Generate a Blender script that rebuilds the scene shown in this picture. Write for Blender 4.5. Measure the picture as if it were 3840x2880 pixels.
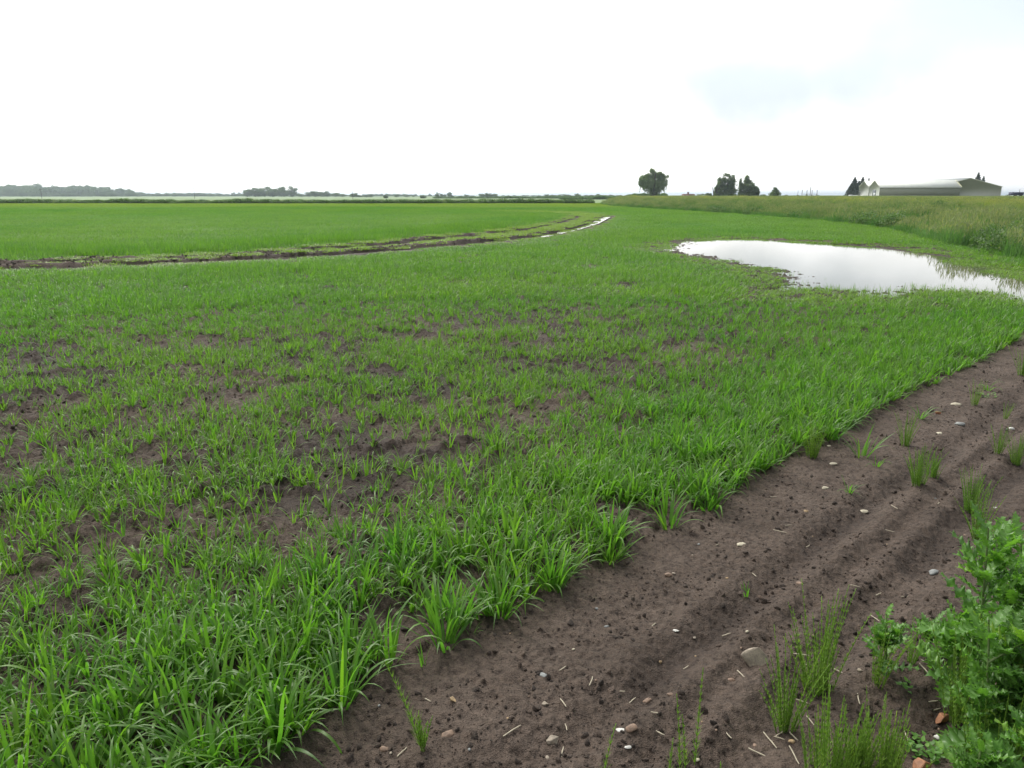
import bpy, math, random
import numpy as np
random.seed(7); rng = np.random.default_rng(11)
for o in list(bpy.data.objects): bpy.data.objects.remove(o)
SC = bpy.context.scene; C = SC.collection
# ------------------------------------------------------------------ camera
F = 2774.0; PITCH = math.atan(708 / F); H = 1.65
cam = bpy.data.cameras.new('camera'); co = bpy.data.objects.new('camera', cam); C.objects.link(co)
cam.sensor_width = 36; cam.lens = F / 3840 * 36; cam.clip_start = 0.05; cam.clip_end = 20000
co.location = (0, 0, H); co.rotation_euler = (math.pi / 2 - PITCH, 0, 0); SC.camera = co
# ------------------------------------------------------------------ world, sun
SUN_EL = math.radians(48); SUN_AZ = math.radians(-28)     # azimuth measured from +Y towards +X
W = bpy.data.worlds.new("World"); SC.world = W; W.use_nodes = True
nt = W.node_tree; nt.nodes.clear(); L = nt.links.new
def N(t, tree=None, **k):
    n = (tree or nt).nodes.new(t)
    for a, b in k.items(): setattr(n, a, b)
    return n
sky = N('ShaderNodeTexSky'); sky.sky_type = 'NISHITA'; sky.sun_disc = False
sky.sun_elevation = SUN_EL; sky.sun_rotation = SUN_AZ; sky.dust_density = 3; sky.air_density = 1.2
bg1 = N('ShaderNodeBackground'); bg1.inputs[1].default_value = 0.13
L(sky.outputs[0], bg1.inputs[0])
tc = N('ShaderNodeTexCoord'); mp = N('ShaderNodeMapping'); mp.inputs['Scale'].default_value = (1, 1, 2.6)
L(tc.outputs['Generated'], mp.inputs[0])
ns = N('ShaderNodeTexNoise'); ns.inputs['Scale'].default_value = 2.1; ns.inputs['Detail'].default_value = 6
ns.inputs['Roughness'].default_value = .5; ns.inputs['Distortion'].default_value = .3
L(mp.outputs[0], ns.inputs['Vector'])
# bright veil around the sun's direction
vd = N('ShaderNodeVectorMath', operation='DOT_PRODUCT')
vd.inputs[1].default_value = (math.sin(SUN_AZ) * math.cos(math.radians(30)), math.cos(SUN_AZ) * math.cos(math.radians(30)), math.sin(math.radians(30)))
L(tc.outputs['Generated'], vd.inputs[0])
mr = N('ShaderNodeMapRange'); mr.inputs[1].default_value = -0.2; mr.inputs[2].default_value = 1.0
mr.inputs[3].default_value = 0.5; mr.inputs[4].default_value = 2.2
L(vd.outputs['Value'], mr.inputs[0])
# one soft grey-blue cloud base ahead right, thin clear streaks further right
cd = (0.315, 0.94, 0.128)
vc = N('ShaderNodeVectorMath', operation='SUBTRACT'); vc.inputs[1].default_value = cd; L(tc.outputs['Generated'], vc.inputs[0])
vs = N('ShaderNodeVectorMath', operation='MULTIPLY'); vs.inputs[1].default_value = (5.2, 3.0, 18.0); L(vc.outputs[0], vs.inputs[0])
vl = N('ShaderNodeVectorMath', operation='LENGTH'); L(vs.outputs[0], vl.inputs[0])
ns2 = N('ShaderNodeTexNoise'); ns2.inputs['Scale'].default_value = 9; ns2.inputs['Detail'].default_value = 4; L(tc.outputs['Generated'], ns2.inputs['Vector'])
ad = N('ShaderNodeMath', operation='MULTIPLY_ADD'); ad.inputs[1].default_value = 1.6; L(ns2.outputs[0], ad.inputs[0]); L(vl.outputs['Value'], ad.inputs[2])
cm = N('ShaderNodeMapRange', interpolation_type='SMOOTHSTEP'); cm.inputs[1].default_value = 1.0; cm.inputs[2].default_value = 2.3
cm.inputs[3].default_value = 1; cm.inputs[4].default_value = 0; L(ad.outputs[0], cm.inputs[0])
cr = N('ShaderNodeMapRange', interpolation_type='SMOOTHSTEP')  # clear-sky amount from noise
cr.inputs[1].default_value = 0.42; cr.inputs[2].default_value = 0.62; cr.inputs[3].default_value = 0.25; cr.inputs[4].default_value = 0.02
L(ns.outputs[0], cr.inputs[0])
wc = N('ShaderNodeMix', data_type='RGBA'); wc.inputs[6].default_value = (1, 1, 1, 1); wc.inputs[7].default_value = (0.415, 0.455, 0.485, 1)
L(cm.outputs[0], wc.inputs[0])
# to the right the veil thins to a pale cyan
sx = N('ShaderNodeSeparateXYZ'); L(tc.outputs['Generated'], sx.inputs[0])
rx = N('ShaderNodeMapRange'); rx.inputs[1].default_value = 0.12; rx.inputs[2].default_value = 0.44; rx.inputs[3].default_value = 0; rx.inputs[4].default_value = .95
L(sx.outputs[0], rx.inputs[0])
rz = N('ShaderNodeMapRange', interpolation_type='SMOOTHSTEP'); rz.inputs[1].default_value = .03; rz.inputs[2].default_value = .20; L(sx.outputs[2], rz.inputs[0])
rm = N('ShaderNodeMath', operation='MULTIPLY'); L(rx.outputs[0], rm.inputs[0]); L(rz.outputs[0], rm.inputs[1])
wc2 = N('ShaderNodeMix', data_type='RGBA'); wc2.inputs[7].default_value = (0.53, 0.58, 0.605, 1); L(rm.outputs[0], wc2.inputs[0]); L(wc.outputs[2], wc2.inputs[6])
bg2 = N('ShaderNodeBackground'); L(wc2.outputs[2], bg2.inputs[0]); L(mr.outputs[0], bg2.inputs[1])
mx = N('ShaderNodeMixShader'); L(cr.outputs[0], mx.inputs[0]); L(bg2.outputs[0], mx.inputs[1]); L(bg1.outputs[0], mx.inputs[2])
wo = N('ShaderNodeOutputWorld'); L(mx.outputs[0], wo.inputs[0])
sl = bpy.data.lights.new('sun', 'SUN'); sl.energy = 2.3; sl.angle = math.radians(10); sl.color = (1, .96, .88)
so = bpy.data.objects.new('sun', sl); C.objects.link(so)
so.rotation_euler = (math.pi / 2 - SUN_EL, 0, math.pi - SUN_AZ)
SC.view_settings.view_transform = 'Standard'; SC.view_settings.look = 'None'
SC.view_settings.exposure = 0.22; SC.view_settings.gamma = 1
SC.render.engine = 'CYCLES'
SC.cycles.max_bounces = 6; SC.cycles.diffuse_bounces = 3; SC.cycles.glossy_bounces = 3; SC.cycles.transmission_bounces = 4
SC.cycles.volume_bounces = 0; SC.cycles.transparent_max_bounces = 6
# ------------------------------------------------------------------ helpers
cp, sp_ = math.cos(PITCH), math.sin(PITCH)
def G(u, v, z=0.0):
    a = (u - 1920) / F; b = (1440 - v) / F
    t = (z - H) / (-sp_ + b * cp)
    return (a * t, (cp + b * sp_) * t)
def P(u, v, Y):
    a = (u - 1920) / F; b = (1440 - v) / F; t = Y / (cp + b * sp_)
    return (a * t, Y, H + (-sp_ + b * cp) * t)
def mppx(Y): return Y / 2774 * 1.0       # metres per photo pixel near the horizon
def tag(o, label=None, cat=None, group=None, kind=None):
    if label: o['label'] = label
    if cat: o['category'] = cat
    if group: o['group'] = group
    if kind: o['kind'] = kind
    return o
def mesh_np(name, V, Fc, mats, smooth=False):
    """V (n,3) array; Fc list of (faces array (m,k), material index)"""
    V = np.asarray(V, dtype=np.float32)
    me = bpy.data.meshes.new(name)
    me.vertices.add(len(V)); me.vertices.foreach_set('co', V.ravel())
    loops = []; starts = []; tot = 0; mi = []
    for fa, m in Fc:
        fa = np.asarray(fa, dtype=np.int32)
        if len(fa) == 0: continue
        k = fa.shape[1]
        loops.append(fa.ravel()); starts.append(tot + np.arange(len(fa)) * k); tot += fa.size
        mi.append(np.full(len(fa), m))
    loops = np.concatenate(loops); starts = np.concatenate(starts); mi = np.concatenate(mi)
    me.loops.add(len(loops)); me.loops.foreach_set('vertex_index', loops)
    me.polygons.add(len(starts)); me.polygons.foreach_set('loop_start', starts.astype(np.int32))
    me.polygons.foreach_set('material_index', mi.astype(np.int32))
    if smooth: me.polygons.foreach_set('use_smooth', np.ones(len(starts), dtype=bool))
    for m in (mats if isinstance(mats, (list, tuple)) else [mats]): me.materials.append(m)
    me.update(calc_edges=True); me.validate()
    return me
def link(name, me, parent=None, loc=None):
    o = bpy.data.objects.new(name, me); C.objects.link(o)
    if parent: o.parent = parent
    if loc is not None: o.location = loc
    return o
def empty(name, loc=(0, 0, 0)):
    o = bpy.data.objects.new(name, None); C.objects.link(o); o.location = loc; o.empty_display_size = .2; return o
class MB:
    def __init__(s): s.v = []; s.f3 = []; s.f4 = []; s.m3 = []; s.m4 = []
    def q(s, a, b, c, d, m=0): s.f4.append((a, b, c, d)); s.m4.append(m)
    def t(s, a, b, c, m=0): s.f3.append((a, b, c)); s.m3.append(m)
    def add(s, p): s.v.append(p); return len(s.v) - 1
    def quad(s, pts, m=0): i = [s.add(p) for p in pts]; s.q(*i, m)
    def box(s, x0, x1, y0, y1, z0, z1, m=0):
        i = [s.add((x, y, z)) for z in (z0, z1) for y in (y0, y1) for x in (x0, x1)]
        for f in ((0, 2, 3, 1), (4, 5, 7, 6), (0, 1, 5, 4), (2, 6, 7, 3), (0, 4, 6, 2), (1, 3, 7, 5)): s.q(*[i[k] for k in f], m)
    def tube(s, path, rad, n=5, m=0):
        prev = None
        for k, p in enumerate(path):
            p = np.array(p, float)
            d = np.array(path[min(k + 1, len(path) - 1)], float) - np.array(path[max(k - 1, 0)], float)
            d /= (np.linalg.norm(d) + 1e-9)
            a = np.cross(d, (0.3, 0.9, 0.1)); a /= (np.linalg.norm(a) + 1e-9); b = np.cross(d, a)
            r = rad[k] if isinstance(rad, (list, tuple)) else rad
            ring = [s.add(tuple(p + r * (math.cos(t) * a + math.sin(t) * b))) for t in np.arange(n) * 2 * math.pi / n]
            if prev:
                for j in range(n): s.q(prev[j], prev[(j + 1) % n], ring[(j + 1) % n], ring[j], m)
            prev = ring
    def mesh(s, name, mats, smooth=False):
        fc = []
        for fa, ma in ((s.f4, s.m4), (s.f3, s.m3)):
            fa = np.array(fa); ma = np.array(ma)
            if len(fa):
                for m in np.unique(ma): fc.append((fa[ma == m], int(m)))
        return mesh_np(name, s.v, fc, mats, smooth)
# numpy value noise
def _h(i, j, s):
    n = (i * 374761393 + j * 668265263 + s * 1442695041) & 0x7fffffff
    n = ((n ^ (n >> 13)) * 1274126177) & 0x7fffffff
    return ((n ^ (n >> 16)) & 0xffff) / 65535.0
def vn(x, y, s=0):
    xi = np.floor(x).astype(np.int64); yi = np.floor(y).astype(np.int64); fx = x - xi; fy = y - yi
    fx = fx * fx * (3 - 2 * fx); fy = fy * fy * (3 - 2 * fy)
    a = _h(xi, yi, s); b = _h(xi + 1, yi, s); c = _h(xi, yi + 1, s); d = _h(xi + 1, yi + 1, s)
    return (a * (1 - fx) + b * fx) * (1 - fy) + (c * (1 - fx) + d * fx) * fy
def fbm(x, y, s=0, o=4, g=.5):
    r = 0; a = 1; t = 0
    for k in range(o):
        r = r + a * vn(x * 2 ** k + 17.3 * k, y * 2 ** k - 9.1 * k, s + k); t += a; a *= g
    return r / t
def sst(a, b, x):
    t = np.clip((x - a) / (b - a), 0, 1); return t * t * (3 - 2 * t)
def seg_dist(x, y, poly, closed=False):
    """distance to polyline, signed side (left of direction +)"""
    best = np.full(np.shape(x), 1e9); side = np.zeros(np.shape(x)); par = np.zeros(np.shape(x)); acc = 0
    n = len(poly)
    for i in range(n if closed else n - 1):
        ax, ay = poly[i]; bx, by = poly[(i + 1) % n]; dx, dy = bx - ax, by - ay; l2 = dx * dx + dy * dy
        t = np.clip(((x - ax) * dx + (y - ay) * dy) / l2, 0, 1)
        ex = x - (ax + t * dx); ey = y - (ay + t * dy); d = np.hypot(ex, ey)
        m = d < best; best = np.where(m, d, best); side = np.where(m, np.sign(dx * ey - dy * ex), side)
        par = np.where(m, acc + t * math.sqrt(l2), par); acc += math.sqrt(l2)
    return best, side, par
def inpoly(x, y, poly):
    r = np.zeros(np.shape(x), bool); n = len(poly)
    for i in range(n):
        ax, ay = poly[i]; bx, by = poly[(i + 1) % n]
        if ay == by: continue
        c = ((ay > y) != (by > y)) & (x < (bx - ax) * (y - ay) / (by - ay) + ax); r ^= c
    return r
def sdf(x, y, poly):
    d, _, _ = seg_dist(x, y, poly, True); return np.where(inpoly(x, y, poly), -d, d)
K = 3840 / 2212
# ------------------------------------------------------------------ layout curves (world metres)
EDGE = [(-9.0, -6.6), (-0.75, 1.85), (-0.55, 2.12), (-0.25, 2.45), (-0.05, 2.71), (0.34, 3.01), (0.97, 3.66), (1.49, 4.2), (2.43, 5.1), (3.72, 6.37), (6.11, 8.69), (14.5, 17.2), (30, 40)]
EX = np.array([p[0] for p in EDGE]); EY = np.array([p[1] for p in EDGE])
def edge(x, y): return (y - np.interp(x, EX, EY)) * 0.70      # >0 inside the crop
PUD = [G(u * K, v * K, -.03) for u, v in [(1412, 543), (1450, 530), (1490, 520), (1600, 516), (1700, 522), (1830, 530), (1900, 533), (2000, 545), (2080, 566), (2130, 577), (2212, 600), (2420, 628), (2420, 672), (2290, 662), (2212, 651), (2100, 629), (2000, 627), (1940, 637), (1890, 648), (1850, 634), (1800, 628), (1740, 631), (1700, 655), (1680, 606), (1640, 582), (1560, 566), (1500, 555)]]
SPARSE = [(-4.2, 1.6), (-2.22, 2.95), (-1.5, 3.3), (-0.55, 3.9), (0.4, 5.3), (2.2, 8.0), (2.2, 10), (.8, 10.6), (-1.61, 10.2), (-4.6, 8.4), (-7, 7.6), (-9, 2)]
FX = np.array([14.2, 14.2, 13.5, 13.7, 15.3, 17.4, 18.6, 19.6, 20.2, 20.4, 19.5, 18.3, 17.0, 15.0, 16.0, 30, 58, 155, 800]); FY = np.array([0, 10, 17, 20, 26, 32, 37, 42, 50, 60, 71, 81, 92, 112, 134, 200, 400, 1000, 5000])
def foot(x, y): return (x - np.interp(y, FY, FX)) * .95
RA = [G(u, v) for u, v in [(-500, 990), (0, 990), (316, 980), (588, 973), (904, 962), (1103, 945), (1258, 929), (1429, 919), (1592, 901), (1800, 882), (1985, 860), (2107, 836), (2176, 812)]]
RB = [G(u, v) for u, v in [(-500, 1012), (0, 1007), (316, 1000), (678, 984), (1103, 964), (1266, 950), (1470, 937), (1592, 925), (1800, 909), (2025, 885), (2147, 860), (2229, 836), (2282, 810)]]
RA += [(3.6, 72), (-4, 78)]; RB += [(6.6, 76), (-1, 84)]
WZ = -0.03                      # water level of the puddle
def Hgt(x, y, fine=True):
    r = np.hypot(x, y)
    e = edge(x, y); infield = sst(-.05, .1, e)
    near = 1 - sst(25, 60, r)
    z = 0.05 * (fbm(x * .25, y * .25, 3, 2) - .5)
    if fine:
        lump = fbm(x * 5, y * 5, 5, 4, .55) - .5
        cl = np.clip(vn(x * 22, y * 22, 9) - .55, 0, 1) * vn(x * 6, y * 6, 12)
        lump2 = fbm(x * 11, y * 11, 15, 3, .6) - .5; z = z + near * (infield * (0.10 * lump + .10 * lump2 + .08 * cl) + (1 - infield) * (0.015 * lump + 0.022 * cl * (vn(x * 3, y * 3, 44) > .3)))
        z = z + near * .016 * (fbm(x * 15, y * 15, 61, 3) - .5)
        z = z + near * .012 * (vn(x * 45, y * 45, 19) - .5) + near * .007 * (vn(x * 90, y * 90, 29) - .5)
    # wheel grooves on the bare strip
    s = x * .707 + y * .707
    wob = .02 * (vn(s * 1.1, s * 0 + 3, 7) - .5) + .012 * (vn(s * 6, s * 0, 8) - .5)
    for ce, wd, dp in ((-.62, .07, .028), (-.83, .05, .02), (-1.02, .08, .032), (-1.42, .05, .018), (-1.7, .08, .02)):
        g = (e - ce + wob * 1.2) / wd; br = .7 + .3 * sst(.35, .6, vn(s * 2.2 + ce * 9, s * 0 + ce, 33))
        dp *= 1.1; z = z - dp * np.exp(-g * g) * br * near + dp * .45 * np.exp(-((np.abs(g) - 1.9) ** 2) * 1.6) * br * near
    # puddle basin
    d = sdf(x, y, PUD); w = np.where(d < 3, 1, 0)
    left = sst(9.5, 5.5, x)
    bas = sst(.55, -.15 - .9 * left, d - .2 + (.35 + .45 * left) * (fbm(x * 2.2, y * 2.2, 21, 3) - .5))
    z = z - bas * (.075 + .02 * (fbm(x * 1.2, y * 1.2, 25, 2)))
    z = z * (1 - bas * (.75 - .5 * left)) - .02 * bas * (1 - left) + bas * left * .05 * (vn(x * 3, y * 7, 27) - .2) * sst(-2.2, -.2, d)
    z = np.where((d > .9) & (d < 16) & (e > .1), np.maximum(z, WZ + .012 + .01 * vn(x * 9, y * 9, 66)), z) - .03 * sst(-.3, -1.3, d)
    # ruts
    for poly, dep, rid in ((RA, .12, .09), (RB, .15, .10)):
        rd, side, par = seg_dist(x, y, poly); z = z * (1 - .85 * sst(1.3, .5, rd)); fade = 1 - sst(64, 76, y)
        m = rd < 2
        q = rd * side
        br = .45 + .55 * vn(par * .7, par * 0, 41)
        z = z - fade * dep * sst(.55, .2, rd) + fade * rid * br * np.exp(-((q - .5) / .2) ** 2) * (.4 + 1.0 * vn(x * 4, y * 4, 43)) + fade * .25 * rid * np.exp(-((q + .5) / .15) ** 2) * vn(x * 5, y * 5, 47)
    # bank on the right and the higher field behind it
    b = foot(x, y); z = z + 1.12 * sst(.3, 4.2, b + 1.2 * (fbm(x * .12, y * .12, 61, 2) - .5))
    # far land rises a touch
    return z
# ------------------------------------------------------------------ materials
def mat(name):
    m = bpy.data.materials.new(name); m.use_nodes = True; t = m.node_tree; b = t.nodes['Principled BSDF']; return m, t, b
def ramp(t, fac, stops):
    r = t.nodes.new('ShaderNodeValToRGB'); e = r.color_ramp.elements
    while len(e) < len(stops): e.new(.5)
    for k, (p, c) in enumerate(stops): e[k].position = p; e[k].color = (*c, 1) if len(c) == 3 else c
    t.links.new(fac, r.inputs[0]); return r.outputs[0]
def noise(t, sc, det=4, rough=.55, vec=None):
    n = t.nodes.new('ShaderNodeTexNoise'); n.inputs['Scale'].default_value = sc; n.inputs['Detail'].default_value = det; n.inputs['Roughness'].default_value = rough
    if vec is None: vec = t.nodes.new('ShaderNodeNewGeometry').outputs['Position']
    t.links.new(vec, n.inputs['Vector']); return n.outputs[0]
def mixc(t, fac, a, b, mode='MIX'):
    n = t.nodes.new('ShaderNodeMix'); n.data_type = 'RGBA'; n.blend_type = mode
    for s, v in ((n.inputs[0], fac), (n.inputs[6], a), (n.inputs[7], b)):
        if isinstance(v, (int, float)): s.default_value = v
        elif isinstance(v, tuple): s.default_value = (*v, 1)
        else: t.links.new(v, s)
    return n.outputs[2]
def mth(t, op, a, b=None, c=None):
    n = t.nodes.new('ShaderNodeMath'); n.operation = op
    for s, v in zip(n.inputs, (a, b, c)):
        if v is None: continue
        if isinstance(v, (int, float)): s.default_value = v
        else: t.links.new(v, s)
    return n.outputs[0]
def simple(name, col, rough=.7, var=.25, sc=3, metallic=0):
    m, t, b = mat(name)
    c = ramp(t, noise(t, sc), [(.3, tuple(x * (1 - var) for x in col)), (.7, tuple(min(1, x * (1 + var)) for x in col))])
    t.links.new(c, b.inputs['Base Color']); b.inputs['Roughness'].default_value = rough; b.inputs['Metallic'].default_value = metallic; return m
def soil_nodes(t, b, bump=True):
    n1 = noise(t, 3.2, 5); n2 = noise(t, 38, 4, .65); n3 = noise(t, 240, 3, .6)
    c = ramp(t, n1, [(.3, (.104, .078, .061)), (.52, (.146, .110, .087)), (.75, (.185, .143, .115))])
    d = ramp(t, n2, [(.30, (.35, .33, .33)), (.46, (.85, .85, .85)), (.7, (1.12, 1.1, 1.08))])
    c = mixc(t, 1.0, c, d, 'MULTIPLY')
    d2 = ramp(t, n3, [(.3, (.6, .6, .6)), (.5, (1, 1, 1)), (.72, (1.35, 1.32, 1.28))])
    c = mixc(t, .8, c, d2, 'MULTIPLY')
    if bump:
        s = mth(t, 'MULTIPLY_ADD', n2, 2.2, n3)
        bp = t.nodes.new('ShaderNodeBump'); bp.inputs['Strength'].default_value = 1.0; bp.inputs['Distance'].default_value = .016
        t.links.new(s, bp.inputs['Height']); t.links.new(bp.outputs[0], b.inputs['Normal'])
    return c
M = {}
m, t, b = mat('ground'); M['ground'] = m
c = soil_nodes(t, b)
at = t.nodes.new('ShaderNodeAttribute'); at.attribute_name = 'zone'
sep = t.nodes.new('ShaderNodeSeparateColor'); t.links.new(at.outputs['Color'], sep.inputs[0])
c = mixc(t, mth(t, 'MULTIPLY', sep.outputs[1], .9), c, mixc(t, 1.0, c, (.38, .36, .36), 'MULTIPLY'))     # darkened soil: rut and puddle mud, groove bottoms, field patches
mpn = t.nodes.new('ShaderNodeMapping'); mpn.inputs['Scale'].default_value = (.006, .035, .1)
t.links.new(t.nodes.new('ShaderNodeNewGeometry').outputs['Position'], mpn.inputs[0])
far = ramp(t, noise(t, 1.0, 5, .6, mpn.outputs[0]), [(.3, (.10, .17, .06)), (.5, (.15, .23, .085)), (.7, (.19, .26, .11))])
c = mixc(t, sep.outputs[0], c, far)
pl = ramp(t, noise(t, .8, 4), [(.35, (.13, .17, .04)), (.65, (.24, .25, .07))])
c = mixc(t, sep.outputs[2], c, pl)
t.links.new(c, b.inputs['Base Color'])
t.links.new(mth(t, 'MULTIPLY_ADD', sep.outputs[1], -.1, .85), b.inputs['Roughness']); b.inputs['Specular IOR Level'].default_value = .25
m, t, b = mat('clod'); M['clod'] = m
c = soil_nodes(t, b); oi = t.nodes.new('ShaderNodeObjectInfo')
c = mixc(t, 1.0, c, ramp(t, oi.outputs['Random'], [(0, (.45, .43, .41)), (.5, (.72, .69, .66)), (1, (1.05, 1.0, .95))]), 'MULTIPLY')
t.links.new(c, b.inputs['Base Color']); b.inputs['Roughness'].default_value = .85
m, t, b = mat('water'); M['water'] = m
b.inputs['Base Color'].default_value = (.09, .085, .06, 1); b.inputs['Roughness'].default_value = .02; b.inputs['IOR'].default_value = 1.333
bp = t.nodes.new('ShaderNodeBump'); bp.inputs['Strength'].default_value = .03; bp.inputs['Distance'].default_value = .01
t.links.new(noise(t, 5, 2), bp.inputs['Height']); t.links.new(bp.outputs[0], b.inputs['Normal'])
def leafmat(name, a, bb, yel, tr=.42, gloss=.42, spec=.5, tintattr=True, nsc=.35, trcol=(1.5, 1.9, .8)):
    m = bpy.data.materials.new(name); m.use_nodes = True; t = m.node_tree; b = t.nodes['Principled BSDF']; out = t.nodes['Material Output']
    oi = t.nodes.new('ShaderNodeObjectInfo'); geo = t.nodes.new('ShaderNodeNewGeometry')
    c = mixc(t, oi.outputs['Random'], a, bb)
    c = mixc(t, ramp(t, noise(t, nsc, 3), [(.38, (0, 0, 0)), (.62, (1, 1, 1))]), c, mixc(t, .85, c, bb))
    if tintattr:
        at = t.nodes.new('ShaderNodeAttribute'); at.attribute_type = 'INSTANCER'; at.attribute_name = 'tint'
        c = mixc(t, at.outputs['Fac'], c, yel)
    v = ramp(t, geo.outputs['Random Per Island'], [(0, (.7, .72, .7)), (.5, (1, 1, 1)), (.93, (1.25, 1.2, 1.1)), (1, (1.8, 1.4, .9))])
    c = mixc(t, 1.0, c, v, 'MULTIPLY')
    t.links.new(c, b.inputs['Base Color']); b.inputs['Roughness'].default_value = gloss; b.inputs['Specular IOR Level'].default_value = spec
    tb = t.nodes.new('ShaderNodeBsdfTranslucent'); t.links.new(mixc(t, 1.0, c, trcol, 'MULTIPLY'), tb.inputs[0])
    ms = t.nodes.new('ShaderNodeMixShader'); ms.inputs[0].default_value = tr
    t.links.new(b.outputs[0], ms.inputs[1]); t.links.new(tb.outputs[0], ms.inputs[2]); t.links.new(ms.outputs[0], out.inputs[0]); return m
M['wheat'] = leafmat('wheat_leaf', (.066, .175, .028), (.105, .22, .031), (.25, .28, .045), tr=.45, gloss=.45, spec=.45)
M['weedgrass'] = leafmat('bank_grass', (.055, .15, .045), (.12, .215, .075), (.36, .36, .09), tr=.35, gloss=.6, spec=.25, nsc=.25)
M['seed'] = leafmat('seed_head', (.15, .20, .09), (.23, .24, .14), (.34, .32, .12), tr=.35, gloss=.7, spec=.2)
M['nettle'] = leafmat('nettle_leaf', (.065, .13, .04), (.10, .17, .055), (.1, .15, .05), tr=.3, gloss=.55, spec=.3)
M['rye'] = leafmat('pale_crop', (.28, .36, .045), (.36, .41, .06), (.38, .31, .15), tr=.4, gloss=.6, spec=.25, nsc=.06)
M['horsetail'] = leafmat('horsetail', (.14, .26, .04), (.18, .29, .05), (.2, .2, .05), tr=.3, gloss=.55, spec=.3, tintattr=False)
M['thistle'] = leafmat('thistle_leaf', (.085, .205, .045), (.13, .265, .055), (.2, .2, .05), tr=.36, gloss=.4, spec=.42, tintattr=False, trcol=(1.6, 1.9, .7))
M['stem'] = simple('thistle_stem', (.14, .20, .07), .55)
M['crown'] = leafmat('tree_leaf', (.075, .115, .055), (.10, .145, .07), (.1, .1, .05), tr=.35, gloss=.6, spec=.3, tintattr=False, nsc=.2)
M['willow'] = leafmat('willow_leaf', (.10, .145, .08), (.13, .17, .095), (.1, .1, .05), tr=.4, gloss=.6, spec=.3, tintattr=False, nsc=.3)
M['conifer'] = leafmat('conifer_needles', (.028, .045, .024), (.045, .065, .03), (.1, .1, .05), tr=.1, gloss=.7, spec=.2, tintattr=False, nsc=.3)
M['bark'] = simple('bark', (.07, .06, .05), .9)
M['straw'] = simple('straw', (.42, .37, .27), .6, .2, 40)
for k, cc in dict(white=(.62, .61, .56), cream=(.50, .45, .33), grey=(.25, .26, .25), brick=(.33, .15, .075), brown=(.24, .16, .11), rock=(.30, .25, .19), tan=(.40, .28, .15)).items():
    m, t, b = mat('stone_' + k)
    c = mixc(t, 1.0, ramp(t, noise(t, 45, 4), [(.3, tuple(x * .6 for x in cc)), (.6, cc)]), ramp(t, noise(t, 260, 3), [(.3, (.7, .7, .7)), (.6, (1.1, 1.1, 1.1))]), 'MULTIPLY')
    t.links.new(c, b.inputs['Base Color']); b.inputs['Roughness'].default_value = .7; M['st_' + k] = m
def sheet(name, col, sc):        # profiled steel sheet
    m, t, b = mat(name)
    w = t.nodes.new('ShaderNodeTexWave'); w.wave_type = 'BANDS'; w.bands_direction = 'X'; w.inputs['Scale'].default_value = sc
    t.links.new(t.nodes.new('ShaderNodeNewGeometry').outputs['Position'], w.inputs['Vector'])
    st = mixc(t, .6, ramp(t, noise(t, .35, 4), [(.3, tuple(x * .82 for x in col)), (.7, tuple(x * 1.1 for x in col))]), ramp(t, w.outputs[0], [(0, tuple(x * .8 for x in col)), (1, col)]))
    t.links.new(st, b.inputs['Base Color']); b.inputs['Roughness'].default_value = .45; return m
M['roof'] = sheet('roof_sheet', (.70, .72, .66), 1.0); M['wall'] = sheet('wall_sheet', (.27, .285, .225), 1.2)
M['wallb'] = sheet('wall_sheet_tall', (.31, .33, .265), 1.2); M['gable'] = sheet('gable_sheet_sunlit', (.42, .45, .40), 1.2)  # gable: lighter than the front wall, sunlit brightness put into its colour
M['trim'] = simple('trim', (.75, .74, .45), .5); M['door'] = simple('door_paint', (.10, .12, .13), .5); M['doorw'] = simple('door_white', (.6, .63, .65), .5)
M['tile'] = simple('roof_tile', (.22, .12, .11), .8, .3, 2); M['brickwall'] = simple('house_brick', (.30, .17, .13), .85)
M['wood'] = simple('pole_wood', (.10, .085, .07), .85); M['white'] = simple('white_tank', (.72, .74, .76), .4, .08)
M['navy'] = simple('navy_paint', (.03, .035, .09), .4); M['tyre'] = simple('tyre', (.02, .02, .02), .8); M['glass'] = simple('cab_glass', (.08, .1, .12), .1)
# ------------------------------------------------------------------ ground
an = np.concatenate([np.radians(np.linspace(-180, -62, 40, endpoint=False)), np.radians(np.linspace(-62, -40, 140, endpoint=False)), np.radians(np.linspace(-40, 40, 860, endpoint=False)), np.radians(np.linspace(40, 62, 140, endpoint=False)), np.radians(np.linspace(62, 180, 40, endpoint=False))])
rr = np.concatenate([[.15, .4, .7, 1.0, 1.2], 1.3 * np.exp(np.arange(0, 900) * .0042), []])
rr = np.concatenate([rr, rr[-1] * np.exp(np.arange(1, 130) * .045)]); rr = rr[rr < 9000]
A, R = np.meshgrid(an, rr); X = R * np.sin(A); Y = R * np.cos(A)
Z = Hgt(X, Y); Z = np.where(R > 3000, -0.3, Z)
V = np.stack([X, Y, Z], -1).reshape(-1, 3); na = len(an); nr = len(rr)
i0 = (np.arange(nr - 1)[:, None] * na + np.arange(na)[None]).ravel(); j = np.tile(np.arange(na), nr - 1)
i1 = i0 - j + (j + 1) % na
Q = np.stack([i0, i0 + na, i1 + na, i1], -1)[:, ::-1]
V = np.vstack([V, [[0, 0, 0]]]); c0 = len(V) - 1
T = np.stack([np.arange(na), (np.arange(na) + 1) % na, np.full(na, c0)], -1)
gm = mesh_np('ground', V, [(Q, 0), (T, 0)], M['ground'], True)
zx, zy = V[:, 0], V[:, 1]; fr = foot(zx, zy); zr = np.hypot(zx, zy)
green = sst(146, 150, zy) * (fr < 0) + (zy < -3) * (fr < 0) * 0
green = np.maximum(green, sst(200, 220, zr))
soil_dark = np.zeros(len(V))
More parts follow.
